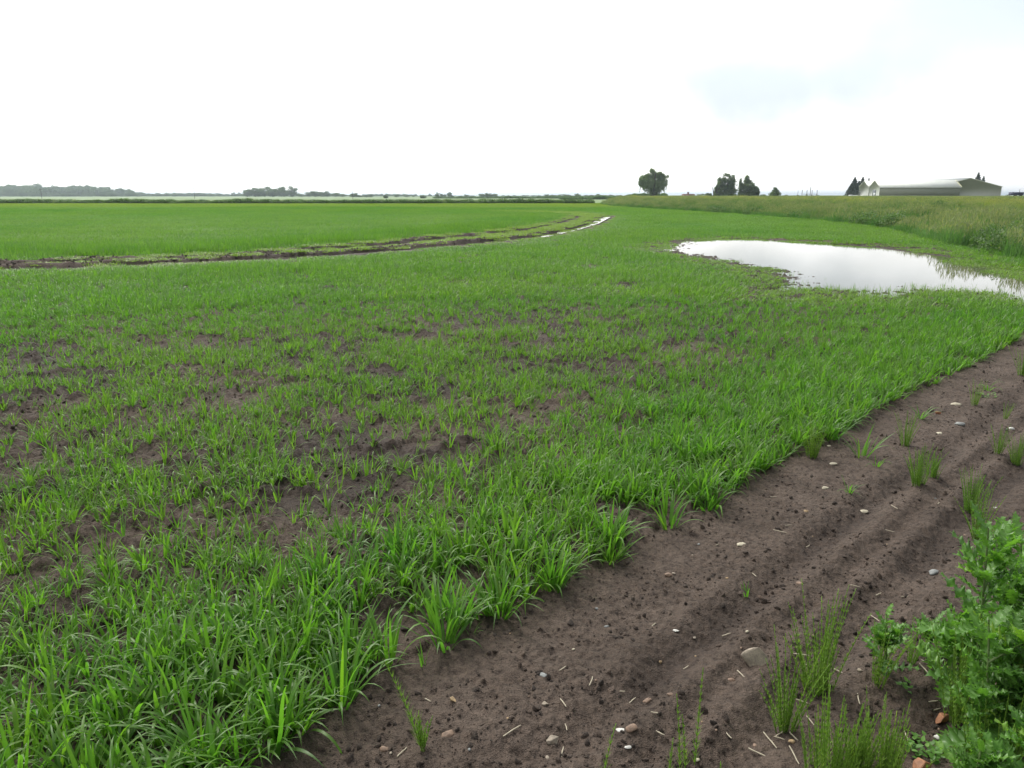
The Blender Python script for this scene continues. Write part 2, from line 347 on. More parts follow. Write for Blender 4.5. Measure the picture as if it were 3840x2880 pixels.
for poly in (RA, RB):
    rd, side, par = seg_dist(zx, zy, poly); soil_dark = np.maximum(soil_dark, .35 * sst(.8, .3, rd))
pdn = sdf(zx, zy, PUD); soil_dark = np.maximum(soil_dark, sst(1.1, .1, pdn + .6 * (fbm(zx * 2, zy * 2, 77, 2) - .5)) * .9)
s_g = (zx + zy) * .707; wb_ = .05 * (vn(s_g * 1.1, s_g * 0 + 3, 7) - .5) + .03 * (vn(s_g * 6, s_g * 0, 8) - .5)
for ce, wd in ((-.62, .07), (-1.02, .08), (-1.7, .08)): soil_dark = np.maximum(soil_dark, .6 * np.exp(-((edge(zx, zy) - ce + wb_ * 1.2) / wd) ** 2) * sst(.35, .6, vn(s_g * 2.2 + ce * 9, s_g * 0 + ce, 33)) * (zr < 30))  # colours the bottoms of the wheel grooves darker
soil_dark = np.maximum(soil_dark, .85 * sst(.05, .6, edge(zx, zy)) * sst(.25, .6, fbm(zx * .9, zy * .9, 79, 3)) * (fr < 0))
plat = sst(3, 5, fr) * (1 - sst(1200, 1400, zr))
ca = gm.color_attributes.new('zone', 'FLOAT_COLOR', 'POINT')
ca.data.foreach_set('color', np.stack([green, soil_dark, plat, np.ones(len(V))], -1).astype(np.float32).ravel())
ground = tag(link('ground', gm), 'dark brown sandy soil of flat open farmland', kind='structure')
# water sheets
def sheet_water(name, poly, z, label):
    mb = MB(); idx = [mb.add((x, y, 0)) for x, y in poly]
    me = bpy.data.meshes.new(name); me.from_pydata([(x, y, z) for x, y in poly], [], [list(range(len(poly)))]); me.materials.append(M['water'])
    if me.polygons[0].normal.z < 0: me.flip_normals()
    o = link(name, me); tag(o, label, kind='structure'); return o
cxp = np.mean([p[0] for p in PUD]); cyp = np.mean([p[1] for p in PUD])
sheet_water('puddle', [(cxp - 7.5, cyp - 9.5), (cxp + 2.5, cyp - 9.5), (cxp + 4.5, cyp - 4), (cxp + 4.0, cyp + 7), (cxp + 2, cyp + 12.5), (cxp - 6, cyp + 12.5), (cxp - 7.5, cyp)], WZ, 'wide shallow puddle of pale rainwater on the flooded crop field')
def rut_strip(name, poly, y0, y1, z, label, hw=.27):
    pts = [p for p in poly if y0 <= p[1] <= y1]; Lp = []; Rp = []
    for k, p in enumerate(pts):
        a = pts[max(k - 1, 0)]; b_ = pts[min(k + 1, len(pts) - 1)]; dx, dy = b_[0] - a[0], b_[1] - a[1]; l = math.hypot(dx, dy)
        Lp.append((p[0] - dy / l * hw, p[1] + dx / l * hw, z)); Rp.append((p[0] + dy / l * hw, p[1] - dx / l * hw, z))
    n = len(pts); me = bpy.data.meshes.new(name); me.from_pydata(Lp + Rp, [], [(k, n + k, n + k + 1, k + 1) for k in range(n - 1)]); me.materials.append(M['water'])
    tag(link(name, me), label, kind='structure')
rut_strip('rut_water', RB, 24, 63, -.028, 'strip of standing water in the nearer tractor rut')
rut_strip('rut_water', RB, 17.5, 21, -.012, 'short strip of muddy water in the nearer rut at the left')
rut_strip('rut_water', RA, 24, 50, -.045, 'thin strip of standing water in the farther tractor rut')
# ------------------------------------------------------------------ plants: blades and tufts
def blade(mb, base, az, ln, w, lean, curve, seg=7, fold=.25, m=0, twist=0.0, wide3=True):
    x, y, z = base; ca, sa = math.cos(az), math.sin(az); prev = None; st = ln / seg; kk = random.uniform(1.3, 3.0)
    for k in range(seg + 1):
        t = k / seg; th = lean + curve * t ** kk
        wd = w * min(1, .45 + t * 3.0) * (1 - t ** 2.6) * .5
        az2 = az + math.pi / 2 + twist * t; sx, sy = math.cos(az2) * wd, math.sin(az2) * wd
        if k == seg: ring = [mb.add((x, y, z))]
        elif wide3:
            dn = fold * wd; ox, oy = -math.cos(th) * ca * -dn, -math.cos(th) * sa * -dn
            ring = [mb.add((x - sx, y - sy, z)), mb.add((x + ox, y + oy, z - math.sin(th) * dn)), mb.add((x + sx, y + sy, z))]
        else: ring = [mb.add((x - sx, y - sy, z)), mb.add((x + sx, y + sy, z))]
        if prev:
            if len(ring) == 1:
                for q in range(len(prev) - 1): mb.t(prev[q], prev[q + 1], ring[0], m)
            else:
                for q in range(len(prev) - 1): mb.q(prev[q], prev[q + 1], ring[q + 1], ring[q], m)
        prev = ring
        x += math.sin(th) * ca * st; y += math.sin(th) * sa * st; z += math.cos(th) * st
def tuft(nb, ln, w, spread=.03, seg=7, droop=1.0, wide3=True, mb=None, at=(0, 0)):
    mb = mb or MB()
    for k in range(nb):
        az = random.uniform(0, 6.283); r = spread * math.sqrt(random.random())
        inner = random.random()
        l = ln * random.uniform(.55, 1.1); lean = .08 + .7 * inner
        cv = droop * random.choice([random.uniform(.1, .5), random.uniform(.8, 1.5), random.uniform(1.3, 2.3)])
        blade(mb, (at[0] + math.cos(az) * r, at[1] + math.sin(az) * r, -.015), az + random.uniform(-.5, .5), l, w * random.uniform(.7, 1.15), lean, cv, seg, .18, 0, random.uniform(-.8, .8), wide3)
    return mb
def var_coll(name, meshes):
    c = bpy.data.collections.new(name)
    for k, me in enumerate(meshes):
        o = bpy.data.objects.new('%s.%03d' % (name, k), me); c.objects.link(o)
    return c
def scatter(name, pts, rot, scl, idx, tint, coll, mt, label, kind='stuff', group=None):
    me = bpy.data.meshes.new(name); n = len(pts); me.vertices.add(n); me.vertices.foreach_set('co', np.asarray(pts, np.float32).ravel())
    for nm, ty, ar, key in (('rot', 'FLOAT_VECTOR', rot, 'vector'), ('scl', 'FLOAT_VECTOR', scl, 'vector'), ('idx', 'INT', idx, 'value'), ('tint', 'FLOAT', tint, 'value')):
        a = me.attributes.new(nm, ty, 'POINT'); a.data.foreach_set(key, np.asarray(ar, np.int32 if ty == 'INT' else np.float32).ravel())
    me.materials.append(mt)
    o = link(name, me); md = o.modifiers.new('scatter', 'NODES')
    g = bpy.data.node_groups.new(name + '_nodes', 'GeometryNodeTree'); md.node_group = g
    g.interface.new_socket('Geometry', in_out='INPUT', socket_type='NodeSocketGeometry'); g.interface.new_socket('Geometry', in_out='OUTPUT', socket_type='NodeSocketGeometry')
    gi = g.nodes.new('NodeGroupInput'); go = g.nodes.new('NodeGroupOutput'); ip = g.nodes.new('GeometryNodeInstanceOnPoints'); ci = g.nodes.new('GeometryNodeCollectionInfo')
    ci.inputs['Collection'].default_value = coll; ci.inputs['Separate Children'].default_value = True; ci.inputs['Reset Children'].default_value = True
    def na_(nm, ty):
        q = g.nodes.new('GeometryNodeInputNamedAttribute'); q.data_type = ty; q.inputs['Name'].default_value = nm
        return [s for s in q.outputs if s.enabled and s.name == 'Attribute'][0]
    er = g.nodes.new('FunctionNodeEulerToRotation'); g.links.new(na_('rot', 'FLOAT_VECTOR'), er.inputs[0])
    g.links.new(gi.outputs[0], ip.inputs['Points']); g.links.new(ci.outputs[0], ip.inputs['Instance']); ip.inputs['Pick Instance'].default_value = True
    g.links.new(na_('idx', 'INT'), ip.inputs['Instance Index']); g.links.new(er.outputs[0], ip.inputs['Rotation']); g.links.new(na_('scl', 'FLOAT_VECTOR'), ip.inputs['Scale'])
    g.links.new(ip.outputs[0], go.inputs[0])
    tag(o, label, kind=kind, group=group); return o
wv = []
for k in range(8): wv.append(tuft(random.randint(14, 20), .245, .0145, .035, 9, 1.4).mesh('wheat_full', M['wheat']))        # 0-7 full tufts
for k in range(8): wv.append(tuft(random.randint(5, 9), .21, .0112, .018, 7, 1.2).mesh('wheat_thin', M['wheat']))       # 8-15 thin tufts
def patch(size, n, nb, ln, w, seg, droop=.9):
    mb = MB()
    for k in range(n):
        a = random.uniform(0, 6.283); r = size * .5 * math.sqrt(random.random())
        tuft(nb, ln * random.uniform(.75, 1.15), w, .025, seg, droop, False, mb, (math.cos(a) * r, math.sin(a) * r))
    return mb
for k in range(5): wv.append(patch(.9, 85, 5, .21, .0125, 4, 1.15).mesh('wheat_patch', M['wheat']))                            # 16-20
for k in range(4): wv.append(patch(2.8, 420, 4, .24, .022, 2).mesh('wheat_wide', M['wheat']))                            # 21-24
WC = var_coll('wheat_variant', wv)
# crop tufts in drill rows parallel to the field edge
pts = []; rot = []; scl = []; idx = []; tin = []
DR = np.array([.707, .707]); NR = np.array([-.707, .707])
s_, e_ = np.meshgrid(np.arange(-9, 19, .042), np.arange(-2, 13, .125))
s_ = s_ + rng.normal(0, .02, s_.shape); e_ = e_ + rng.normal(0, .022, e_.shape)
x = s_ * DR[0] + e_ * NR[0]; y = s_ * DR[1] + e_ * NR[1]
x = x.ravel(); y = y.ravel()
def thinmask(x, y, r):   # places with no crop: puddle, ruts
    d = sdf(x, y, PUD); k = sst(-.3, .15, d - .1 + .6 * (fbm(x * 1.5, y * 1.5, 90, 3) - .5))
    for poly in (RA, RB):
        rd, side, par = seg_dist(x, y, poly); nb = (side < 0) * (.35 if poly is RB else .05); lf_ = .25 * sst(-4, -9, x) * (vn(par * .5, par * 0, 93) > .4); k = k * sst(.22 + nb - lf_, .6 + nb - lf_, rd + .5 * (vn(x * 2, y * 2, 91) - .5))
    return k
ok = (edge(x, y) > .02 + .10 * (vn(x * 4, y * 4, 51) - .4)) & (np.hypot(x, y) < 12.3) & (y > -1) & (np.abs(x) < .78 * y + 2.2) & (foot(x, y) < 0)
x, y = x[ok], y[ok]; e = edge(x, y)
spd = sdf(x, y, SPARSE); sparse = sst(1.0, -.9, spd + 2.2 * (fbm(x * .8, y * .8, 53, 3) - .5))
cl = fbm(x * 2.2, y * 2.2, 55, 3)
den = (1 - sparse) * (.66 + .34 * sst(2.8, 1.2, e)) + sparse * (.24 + .76 * sst(.38, .60, cl))
band = sst(1.6, .3, e)                                      # vigorous strip along the bare soil
den = den * (1 - (.12 + .33 * sparse) * sst(.50, .30, fbm(x * 1.6, y * 1.6, 57, 3)))
den = np.where((e < .45) & (np.hypot(x, y) > 3.8), den * .9, den); den = np.where((e < .40) & (np.hypot(x, y) <= 3.8), den * .5 * (.4 + 1.2 * (vn(x * 3, y * 3, 58) > .45)), den)
far_ = sst(6, 9, np.hypot(x, y)); den = den * (1 - .15 * far_)
kp = rng.random(len(x)) < den * thinmask(x, y, 0)
x, y, e, sparse, band, cl = [q[kp] for q in (x, y, e, sparse, band, cl)]
n = len(x); z = Hgt(x, y)
hs = (.57 + .22 * band) * (1 - .12 * sparse) * rng.uniform(.75, 1.2, n) * (.85 + .4 * cl)
near_left = sst(3.4, 2.2, np.hypot(x + 1.2, y - 2.0)); hs = hs * (1 + .12 * near_left)
full = (rng.random(n) < (.25 + .5 * band) * (1 - .85 * sparse))
ii = np.where(full, rng.integers(0, 8, n), rng.integers(8, 16, n))
hs = np.where(full, hs, hs * (1.15 + .14 * sparse))
pts.append(np.stack([x, y, z], -1)); rot.append(np.stack([rng.normal(0, .1, n), rng.normal(0, .1, n), rng.uniform(0, 6.28, n)], -1))
scl.append(np.stack([hs, hs, hs * rng.uniform(.9, 1.15, n)], -1)); idx.append(ii); tin.append(np.clip(rng.normal(.05, .06, n) + .12 * sparse, 0, 1))
print('near tufts', n)
# middle distance patches
def grid(x0, x1, y0, y1, s):
    gx, gy = np.meshgrid(np.arange(x0, x1, s), np.arange(y0, y1, s)); gx = gx + rng.uniform(-.5, .5, gx.shape) * s * .9; gy = gy + rng.uniform(-.5, .5, gy.shape) * s * .9
    return gx.ravel(), gy.ravel()
def patches(x, y, ids, hfun):
    n = len(x); z = Hgt(x, y, False); h = hfun(x, y) * rng.uniform(.85, 1.15, n)
    ra, sa, pa = seg_dist(x, y, RA); rb, sb, pb = seg_dist(x, y, RB)
    between = ((sa < 0) & (sb > 0) & (y < 80)) | (np.minimum(ra, rb) < 1.0)
    tn = np.clip(.34 * between + .10 + .12 * sst(95, 135, y) + .35 * sst(95, 110, y) + .2 * (vn(x * .2, y * .1, 95) - .5), 0, 1)
    pdd = sdf(x, y, PUD); tn = np.maximum(tn, .28 * sst(2.0, .2, pdd))
    h = np.where(between, h * .55, h) * (1 - .5 * sst(3.2, 1.2, rb) * (sb < 0)) * (1 - .6 * sst(1.6, .3, pdd))
    pts.append(np.stack([x, y, z], -1)); rot.append(np.stack([0 * x, 0 * x, rng.uniform(0, 6.28, n)], -1)); one = np.ones(n)
    scl.append(np.stack([one, one, h], -1)); idx.append(rng.integers(ids[0], ids[1], n)); tin.append(tn)
x, y = grid(-48, 22, 8, 66, .56)
spd = sdf(x, y, SPARSE)
ok = (np.hypot(x, y) > 12.1) & (np.abs(x) < .76 * y + 2) & (foot(x, y) < .25) & (edge(x, y) > .35) & (rng.random(len(x)) < thinmask(x, y, 0) * (.62 + .38 * sst(-.3, 1.2, spd)) * (.8 + .2 * sst(.3, .45, fbm(x * .5, y * .5, 97, 3))))
x, y = x[ok], y[ok]
def hf(x, y):
    h = .72 + .8 * (fbm(x * .2, y * .3, 99, 3) - .35)
    ra, sa, pa = seg_dist(x, y, RA); return h + .75 * (sa > 0) * sst(6.5, 2.0, ra) * sst(1.0, 1.8, ra) * sst(5, -3, x)
patches(x, y, (16, 21), hf); print('patches', len(x))
x, y = grid(-112, 24, 64, 147, 1.45)
ok = (np.abs(x) < .76 * y + 2) & (foot(x, y) < .2) & (thinmask(x, y, 0) > .3); x, y = x[ok], y[ok]
patches(x, y, (21, 25), lambda x, y: .85 + .9 * (fbm(x * .04, y * .13, 101, 3) - .5)); print('wide', len(x))
scatter('wheat_crop', np.vstack(pts), np.vstack(rot), np.vstack(scl), np.concatenate(idx), np.concatenate(tin), WC, M['wheat'], 'young green wheat crop growing across the flat field')
# ------------------------------------------------------------------ bank, margins and the pale crop beyond
def grass_patch(size, n, ln, w, seeds=.25, mats=0, seg=4):
    mb = MB()
    for k in range(n):
        a = random.uniform(0, 6.283); r = size * .5 * math.sqrt(random.random()); l = ln * random.uniform(.55, 1.15); az = random.uniform(0, 6.283)
        bx, by = math.cos(a) * r, math.sin(a) * r
        if random.random() < seeds:
            le = random.uniform(.02, .25); tip = (bx + math.cos(az) * math.sin(le) * l, by + math.sin(az) * math.sin(le) * l, l * math.cos(le) * 1.15)
            blade(mb, (bx, by, 0), az, l * 1.15, w * .35, le, .05, 2, 0, 0, 0, False)
            for q in range(3): blade(mb, tuple(np.array(tip) - (0, 0, .03 * q)), az + q * 2.1, .14, w * 1.5, .1 + .35 * q, .7, 2, 0, 1, 0, False)
        else: blade(mb, (bx, by, 0), az, l, w, random.uniform(.05, .5), random.uniform(.2, 1.5), seg, 0, 0, random.uniform(-.5, .5), False)
    return mb
gv = []
for k in range(4): gv.append(grass_patch(1.0, 330, .62, .012, .25).mesh('tall_grass', [M['weedgrass'], M['seed']]))
for k in range(3): gv.append(grass_patch(1.0, 300, .40, .012, .08).mesh('short_grass', [M['weedgrass'], M['seed']]))
def leafy(size, n, ln, lw, mt, seeds=0):
    mb = MB()
    for k in range(n):
        a = random.uniform(0, 6.283); r = size * .5 * math.sqrt(random.random()); hgt = ln * (1 - .5 * (r / size * 2) ** 2) * random.random() ** .6
        az = random.uniform(0, 6.283); blade(mb, (math.cos(a) * r, math.sin(a) * r, hgt), az, lw * 1.8 * random.uniform(.7, 1.2), lw, random.uniform(.5, 1.3), random.uniform(.2, .9), 2, 0, 0, 0, False)
    return mb
for k in range(3): gv.append(leafy(1.1, 800, .65, .045, None).mesh('nettle_clump', [M['nettle']]))        # 7-9
for k in range(3): gv.append(grass_patch(2.2, 520, .45, .03, .5, seg=2).mesh('pale_crop', [M['rye'], M['seed']]))   # 10-12
for k in range(2): gv.append(leafy(2.0, 380, .8, .16, None).mesh('hedge_clump', [M['nettle']]))           # 13-14
GC = var_coll('bank_variant', gv)
def scat_points(x, y, ids, sc, tn, tilt=0):
    n = len(x); z = Hgt(x, y, False); s = sc if np.ndim(sc) else np.full(n, sc); s = s * rng.uniform(.8, 1.2, n)
    return [np.stack([x, y, z - .02], -1), np.stack([0 * x, 0 * x, rng.uniform(0, 6.28, n)], -1), np.stack([np.ones(n) * np.minimum(s, 1.3), np.ones(n) * np.minimum(s, 1.3), s], -1), ids, np.broadcast_to(tn, (n,))]
B = []
x, y = grid(9, 42, 4, 150, .60); b_ = foot(x, y)
ok = (b_ > -.1) & (b_ < 5.6) & (x < .74 * y + 3); x, y, b_ = x[ok], y[ok], b_[ok]; n = len(x)
nz = fbm(x * .35, y * .35, 110, 3); low = sst(1.9, .2, b_)
ids = np.where(rng.random(n) < low * .5 * (fbm(x * .5, y * .5, 113, 3) > .57) + .05, rng.integers(7, 10, n), np.where((rng.random(n) < .35 + .4 * low), rng.integers(4, 7, n), rng.integers(0, 4, n)))
tn = np.clip(.85 * sst(2.9, 4.4, b_) - .35 + .6 * (nz - .45), 0, .9); hs = .75 + .5 * nz - .58 * sst(1.2, 4.0, b_)
B.append(scat_points(x, y, ids, hs, tn)); print('bank', n)
x, y = grid(14, 300, 20, 336, 1.9); b_ = foot(x, y); ok = (b_ > 5) & (x < .72 * y + 4) & (b_ < 110 + 0 * x) ; ok &= (b_ < 22) | (rng.random(len(x)) < .55)
x, y = x[ok], y[ok]; n = len(x); dd = np.hypot(x, y)
B.append(scat_points(x, y, rng.integers(10, 13, n), .62 - .12 * sst(30, 120, dd), np.clip(.5 * sst(60, 22, dd) * fbm(x * .1, y * .1, 112, 2), 0, 1))); print('rye', n)
scatter('bank_grass', *[np.concatenate([q[k] for q in B]) for k in range(5)], GC, M['weedgrass'], 'tall rough seeding grass and nettles covering the low bank')
B = []
x, y = grid(-125, 16, 146.5, 158, 1.0); n = len(x); nz = fbm(x * .12, y * .3, 120, 3); fr_ = sst(150, 147, y)
ids = np.where(rng.random(n) < .25 + .6 * fr_, rng.integers(13, 15, n), rng.integers(0, 7, n))
B.append(scat_points(x, y, ids, (.55 + .55 * nz) * (1.15 - .2 * sst(146, 156, y)), .15 * nz))
scatter('field_margin', *[np.concatenate([q[k] for q in B]) for k in range(5)], GC, M['nettle'], 'dark weedy ditch margin along the far side of the wheat field')
x, y = grid(-40, 75, 395, 402, 1.6); x2, y2 = grid(20, 90, 300, 304, 1.6); x = np.append(x, x2 * 1.0 - 200 * 0); y = np.append(y, y2); kk = (x < .2 * y); x, y = x[kk], y[kk]; n = len(x)
scatter('distant_hedge', *scat_points(x, y, rng.integers(13, 15, n), 1.6 * (.5 + .7 * vn(x * .08, y * .1, 130)), 0), GC, M['nettle'], 'low dark hedge line across the fields at the horizon')
# ------------------------------------------------------------------ trees
def leaves(centers, size, hang=0, jitter=.5):
    c = np.asarray(centers, float); n = len(c)
    d1 = rng.normal(size=(n, 3)); 
    if hang: d1 = d1 * (.35, .35, .35) + np.array([0, 0, -1.0])
    d1 /= np.linalg.norm(d1, axis=1)[:, None]; d2 = np.cross(d1, rng.normal(size=(n, 3))); d2 /= np.linalg.norm(d2, axis=1)[:, None]
    s = size * rng.uniform(.6, 1.3, (n, 1)); a = d1 * s * (1.6 if hang else 1); b_ = d2 * s * .55
    V = np.stack([c - a, c - b_ * 1.0 + a * .1, c + a, c + b_], 1).reshape(-1, 3)
    return V, np.arange(4 * n).reshape(n, 4)
def lobe_points(lobes, n, shell=.55):
    w = np.array([l[3] * l[4] * l[5] for l in lobes]) ** .67; w /= w.sum(); out = []
    for l, k in zip(lobes, rng.multinomial(n, w)):
        d = rng.normal(size=(k, 3)); d /= np.linalg.norm(d, axis=1)[:, None]; r = rng.uniform(shell ** 2, 1, (k, 1)) ** .5
        out.append(np.array(l[:3]) + d * r * np.array(l[3:6]))
    return np.vstack(out)
def round_lobes(n, rx, rz, cz, lr=(.28, .42), flat=0.85):
    ls = [(0, 0, cz, rx * .6, rx * .6, rz * .7)]
    for k in range(n):
        d = rng.normal(size=3); d /= np.linalg.norm(d); q = rng.uniform(*lr)
        ls.append((d[0] * rx * (1 - q), d[1] * rx * (1 - q), cz + d[2] * rz * (1 - q * .9), rx * q, rx * q, rz * q * flat))
    return ls
def clumpy(pt, f_=1.0):
    a = vn(pt[:, 0] * f_ + 40, pt[:, 2] * f_ * .9 + 9, 301) * .6 + vn(pt[:, 1] * f_ + 3, pt[:, 2] * f_ * 1.3 + pt[:, 0] * .7, 303) * .6
    return pt[a > .42]
def crown_mesh(name, lobes, n, size, mt, hang=0, shell=.5):
    pt = lobe_points(lobes, int(n * 1.4), shell); pt = pt[pt[:, 2] > .02]
    if pt[:, 2].max() > 2: pt = clumpy(pt, .9)
    V, Fq = leaves(pt, size, hang); return mesh_np(name, V, [(Fq, 0)], mt)
def trunk_mesh(h, r, limbs, mt, lean=0, multi=1, top=.8):
    mb = MB()
    for q in range(multi):
        a = q * 2.4; off = .0 if multi == 1 else r * 1.6
        bx, by = math.cos(a) * off, math.sin(a) * off
        mb.tube([(bx, by, -.3), (bx + lean * .2 + bx * .5, by * 1.5, h * .3), (bx * 3 + lean, by * 3, h * top)], [r * 1.25, r * .85, r * .25], 7)
    for l in limbs: mb.tube([(0, 0, h * .22), (l[0] * .45, l[1] * .45, h * .3 + (l[2] - h * .3) * .5), (l[0], l[1], l[2])], [r * .55, r * .35, r * .1], 5)
    return mb.mesh('trunk', mt, True)
def make_tree(loc, cr, tr, label, cat='tree', group=None, name='tree', scale=None, rz=0):
    e = empty(name, loc); e.rotation_euler.z = rz
    if scale: e.scale = scale
    c_ = link('crown', cr, e); t_ = link('trunk', tr, e); tag(e, label, cat, group); return e
BZ = 1.1
# weeping willow in front of the others
Yw = 280; k_ = mppx(Yw) * cp; x0, _, ztop = P(2453, 626, Yw); hw = ztop - BZ
R_ = .5 * 118 * k_
lob = [(-.06 * R_, 0, hw * .88, R_ * .24, R_ * .24, hw * .12), (.02 * R_, 0, hw * .72, R_ * .3, R_ * .32, hw * .15), (-.55 * R_, .1, hw * .58, R_ * .42, R_ * .4, hw * .17), (.55 * R_, 0, hw * .64, R_ * .40, R_ * .4, hw * .15),
       (-.30 * R_, -.5, hw * .42, R_ * .48, R_ * .5, hw * .26), (.32 * R_, -.4, hw * .42, R_ * .48, R_ * .5, hw * .26), (0, 0, hw * .36, R_ * .4, R_ * .5, hw * .3), (-.34 * R_, .2, hw * .70, R_ * .26, R_ * .3, hw * .09), (.36 * R_, -.2, hw * .77, R_ * .24, R_ * .3, hw * .08), (.6 * R_, -.2, hw * .72, R_ * .2, R_ * .3, hw * .07), (.82 * R_, 0, hw * .68, R_ * .16, R_ * .2, hw * .06), (-.78 * R_, 0, hw * .47, R_ * .2, R_ * .25, hw * .15), (.05 * R_, 0, hw * .18, R_ * .42, R_ * .5, hw * .16)]
pt = clumpy(lobe_points(lob, 16000, .15), .9); hang = []
for k in range(95):                    # hanging curtains of thin shoots
    a = random.uniform(0, 6.283); r = R_ * random.uniform(.55, .93); l = random.uniform(.14, .38) * hw; z0 = hw * random.uniform(.42, .62)
    for q in range(26): hang.append((math.cos(a) * r + random.gauss(0, .1), math.sin(a) * r + random.gauss(0, .1), z0 - l * q / 26))
pt = np.vstack([pt, np.array(hang)]); V, Fq = leaves(pt, .17, 1)
make_tree((x0, Yw, BZ), mesh_np('willow_crown', V, [(Fq, 0)], M['willow']), trunk_mesh(hw, .5, [(-.5 * R_, 0, hw * .5), (.5 * R_, 0, hw * .55), (0, .5, hw * .7)], M['bark'], 0, 3), 'large lone weeping willow with drooping shoots and a narrow top knot', name='willow_tree')
# two upright poplar-like clumps
def upright(u0, u1, vt, peaks, Y, label, name, n=6500):
    k_ = mppx(Y); uc = (u0 + u1) / 2; x0 = P(uc, 735, Y)[0]; lob = []; H_ = P(uc, vt, Y)[2] - BZ
    for (u, v, wpx, vb) in peaks:
        zt = P(u, v, Y)[2] - BZ; zb = max(.1, P(u, vb, Y)[2] - BZ); xx = (u - uc) * k_
        for q in range(5):
            f_ = q / 4; lob.append((xx + random.uniform(-.15, .15) * wpx * k_, random.uniform(-1, 1) * wpx * k_ * .4, zb + (zt - zb) * (.14 + .72 * f_), wpx * k_ * .5 * (1.0 - .38 * f_ ** 3) * random.uniform(.8, 1.15), wpx * k_ * .5 * (1.0 - .38 * f_ ** 3), (zt - zb) * .15))
    lob.append((0, 0, H_ * .28, (u1 - u0) * .38 * k_, (u1 - u0) * .36 * k_, H_ * .2)); cm_ = crown_mesh('upright_crown', lob, int(n * 1.5), .26, M['willow'], 0, .2)
    return make_tree((x0, Y, BZ), cm_, trunk_mesh(H_, .3, [((p[0] - uc) * k_, 0, H_ * .7) for p in peaks[:3]], M['bark'], 0, 3), label, name=name)
upright(2685, 2760, 648, [(2712, 650, 34, 738), (2740, 656, 32, 738), (2700, 665, 30, 738), (2726, 652, 34, 738), (2728, 690, 56, 740)], 300, 'broad upright grey-green tree clump right of the small red-roofed house', 'poplar_tree')
upright(2768, 2845, 657, [(2799, 657, 34, 738), (2775, 668, 17, 738), (2785, 692, 36, 738), (2824, 697, 40, 738), (2805, 672, 44, 738), (2838, 703, 18, 738)], 300, 'ragged tree with one tall shoot and a low right shoulder', 'poplar_tree')
upright(2672, 2692, 690, [(2684, 692, 18, 736)], 296, 'small dark tree tucked against the left side of the upright clump', 'small_tree', 1200)
def simple_tree(u0, u1, vt, Y, label, group=None, name='tree', n=2200, size=None, lob=None, m='crown', bz=None, cat='tree'):
    k_ = mppx(Y); uc = (u0 + u1) / 2; bz = (BZ if Y < 420 and uc > 2300 else 0) if bz is None else bz
    x0 = P(uc, 735, Y)[0]; H_ = P(uc, vt, Y)[2] - bz; r = (u1 - u0) / 2 * k_
    cm_ = crown_mesh('crown', [(0, 0, H_ * .3, r * .9, r * .9, H_ * .3)] + round_lobes(lob or 9, r, H_ * .5, H_ * .53), n, size or max(.12, r * .09), M[m])
    return make_tree((x0, Y, bz), cm_, trunk_mesh(H_, max(.12, H_ * .03), [(r * .5, 0, H_ * .5), (-r * .5, 0, H_ * .55)], M['bark']), label, cat, group, name)
simple_tree(2880, 2931, 703, 260, 'round dark shrub standing alone on the skyline left of the posts', name='round_shrub', cat='shrub', n=3800, size=.17)
simple_tree(2641, 2670, 723, 300, 'low dark round bush just right of the red-roofed house', name='round_bush', cat='shrub', n=1500, size=.15)
def conifer(u, vt, wpx, Y, label, vb=738):
    k_ = mppx(Y); x0, _, zt = P(u, vt, Y); Ht = zt - BZ; c_ = []
    for q in range(3600):
        f_ = random.random() ** .8; r = wpx * 1.35 * k_ * .5 * (1 - f_) ** .8 * (.55 + .45 * abs(math.sin(f_ * 34))) * random.uniform(.25, 1.1); a = random.uniform(0, 6.283)
        c_.append((math.cos(a) * r, math.sin(a) * r, .2 + f_ * (Ht - .3) - r * .15))
    V, Fq = leaves(c_, .26, 0); make_tree((x0, Y, BZ), mesh_np('conifer_crown', V, [(Fq, 0)], M['conifer']), trunk_mesh(Ht, .22, [], M['bark'], 0, 1, .95), label, 'tree', name='conifer_tree')
conifer(3192, 690, 34, 350, 'shortest dark conifer at the left end of the trees by the shed')
conifer(3207, 664, 44, 356, 'tall pointed dark conifer left of the pale shed gables')
conifer(3222, 678, 40, 368, 'dark conifer between the tallest two beside the shed')
conifer(3237, 663, 38, 372, 'dark conifer rising right behind the rear shed gable')
conifer(3259, 668, 24, 390, 'small dark treetop showing over the rear shed roof')
conifer(3671, 646, 44, 420, 'ragged dark conifer poking up behind the big barn roof')
conifer(3690, 660, 30, 424, 'lower dark conifer right of the one behind the barn roof')
# far trees: shared crowns, copied
FT = []
for k in range(7):
    lobs = [(0, 0, .26, .46, .46, .26)] + round_lobes([8, 11, 7, 10, 9, 12, 6][k], .5, [.5, .46, .5, .48, .42, .47, .5][k], .52); FT.append((crown_mesh('far_crown', lobs, 2300, .034, M['crown'], 0, .35), trunk_mesh(1.0, .03, [(.2, 0, .5), (-.2, .1, .5)], M['bark'])))
proto = None; cnt = 0
def far_tree(u0, u1, vt, Y, label, group, k=None, bz=0):
    global cnt
    k = (cnt * 3 + 1) % 7 if k is None else k; cnt += 1
    w = (u1 - u0) * mppx(Y) * 1.1; x0 = P((u0 + u1) / 2, 735, Y)[0]; h = P((u0 + u1) / 2, vt, Y)[2] - bz
    return make_tree((x0, Y, bz), *FT[k], label, 'tree', group, 'distant_tree', (w, w, h), random.uniform(0, 6.28))
g1 = 'trees of the isolated clump left of centre'
def row(lst, Y, label, group, dy=25):
    for (a, b_, v) in lst: far_tree(a, b_, v, Y + random.uniform(-dy, dy), label, group)
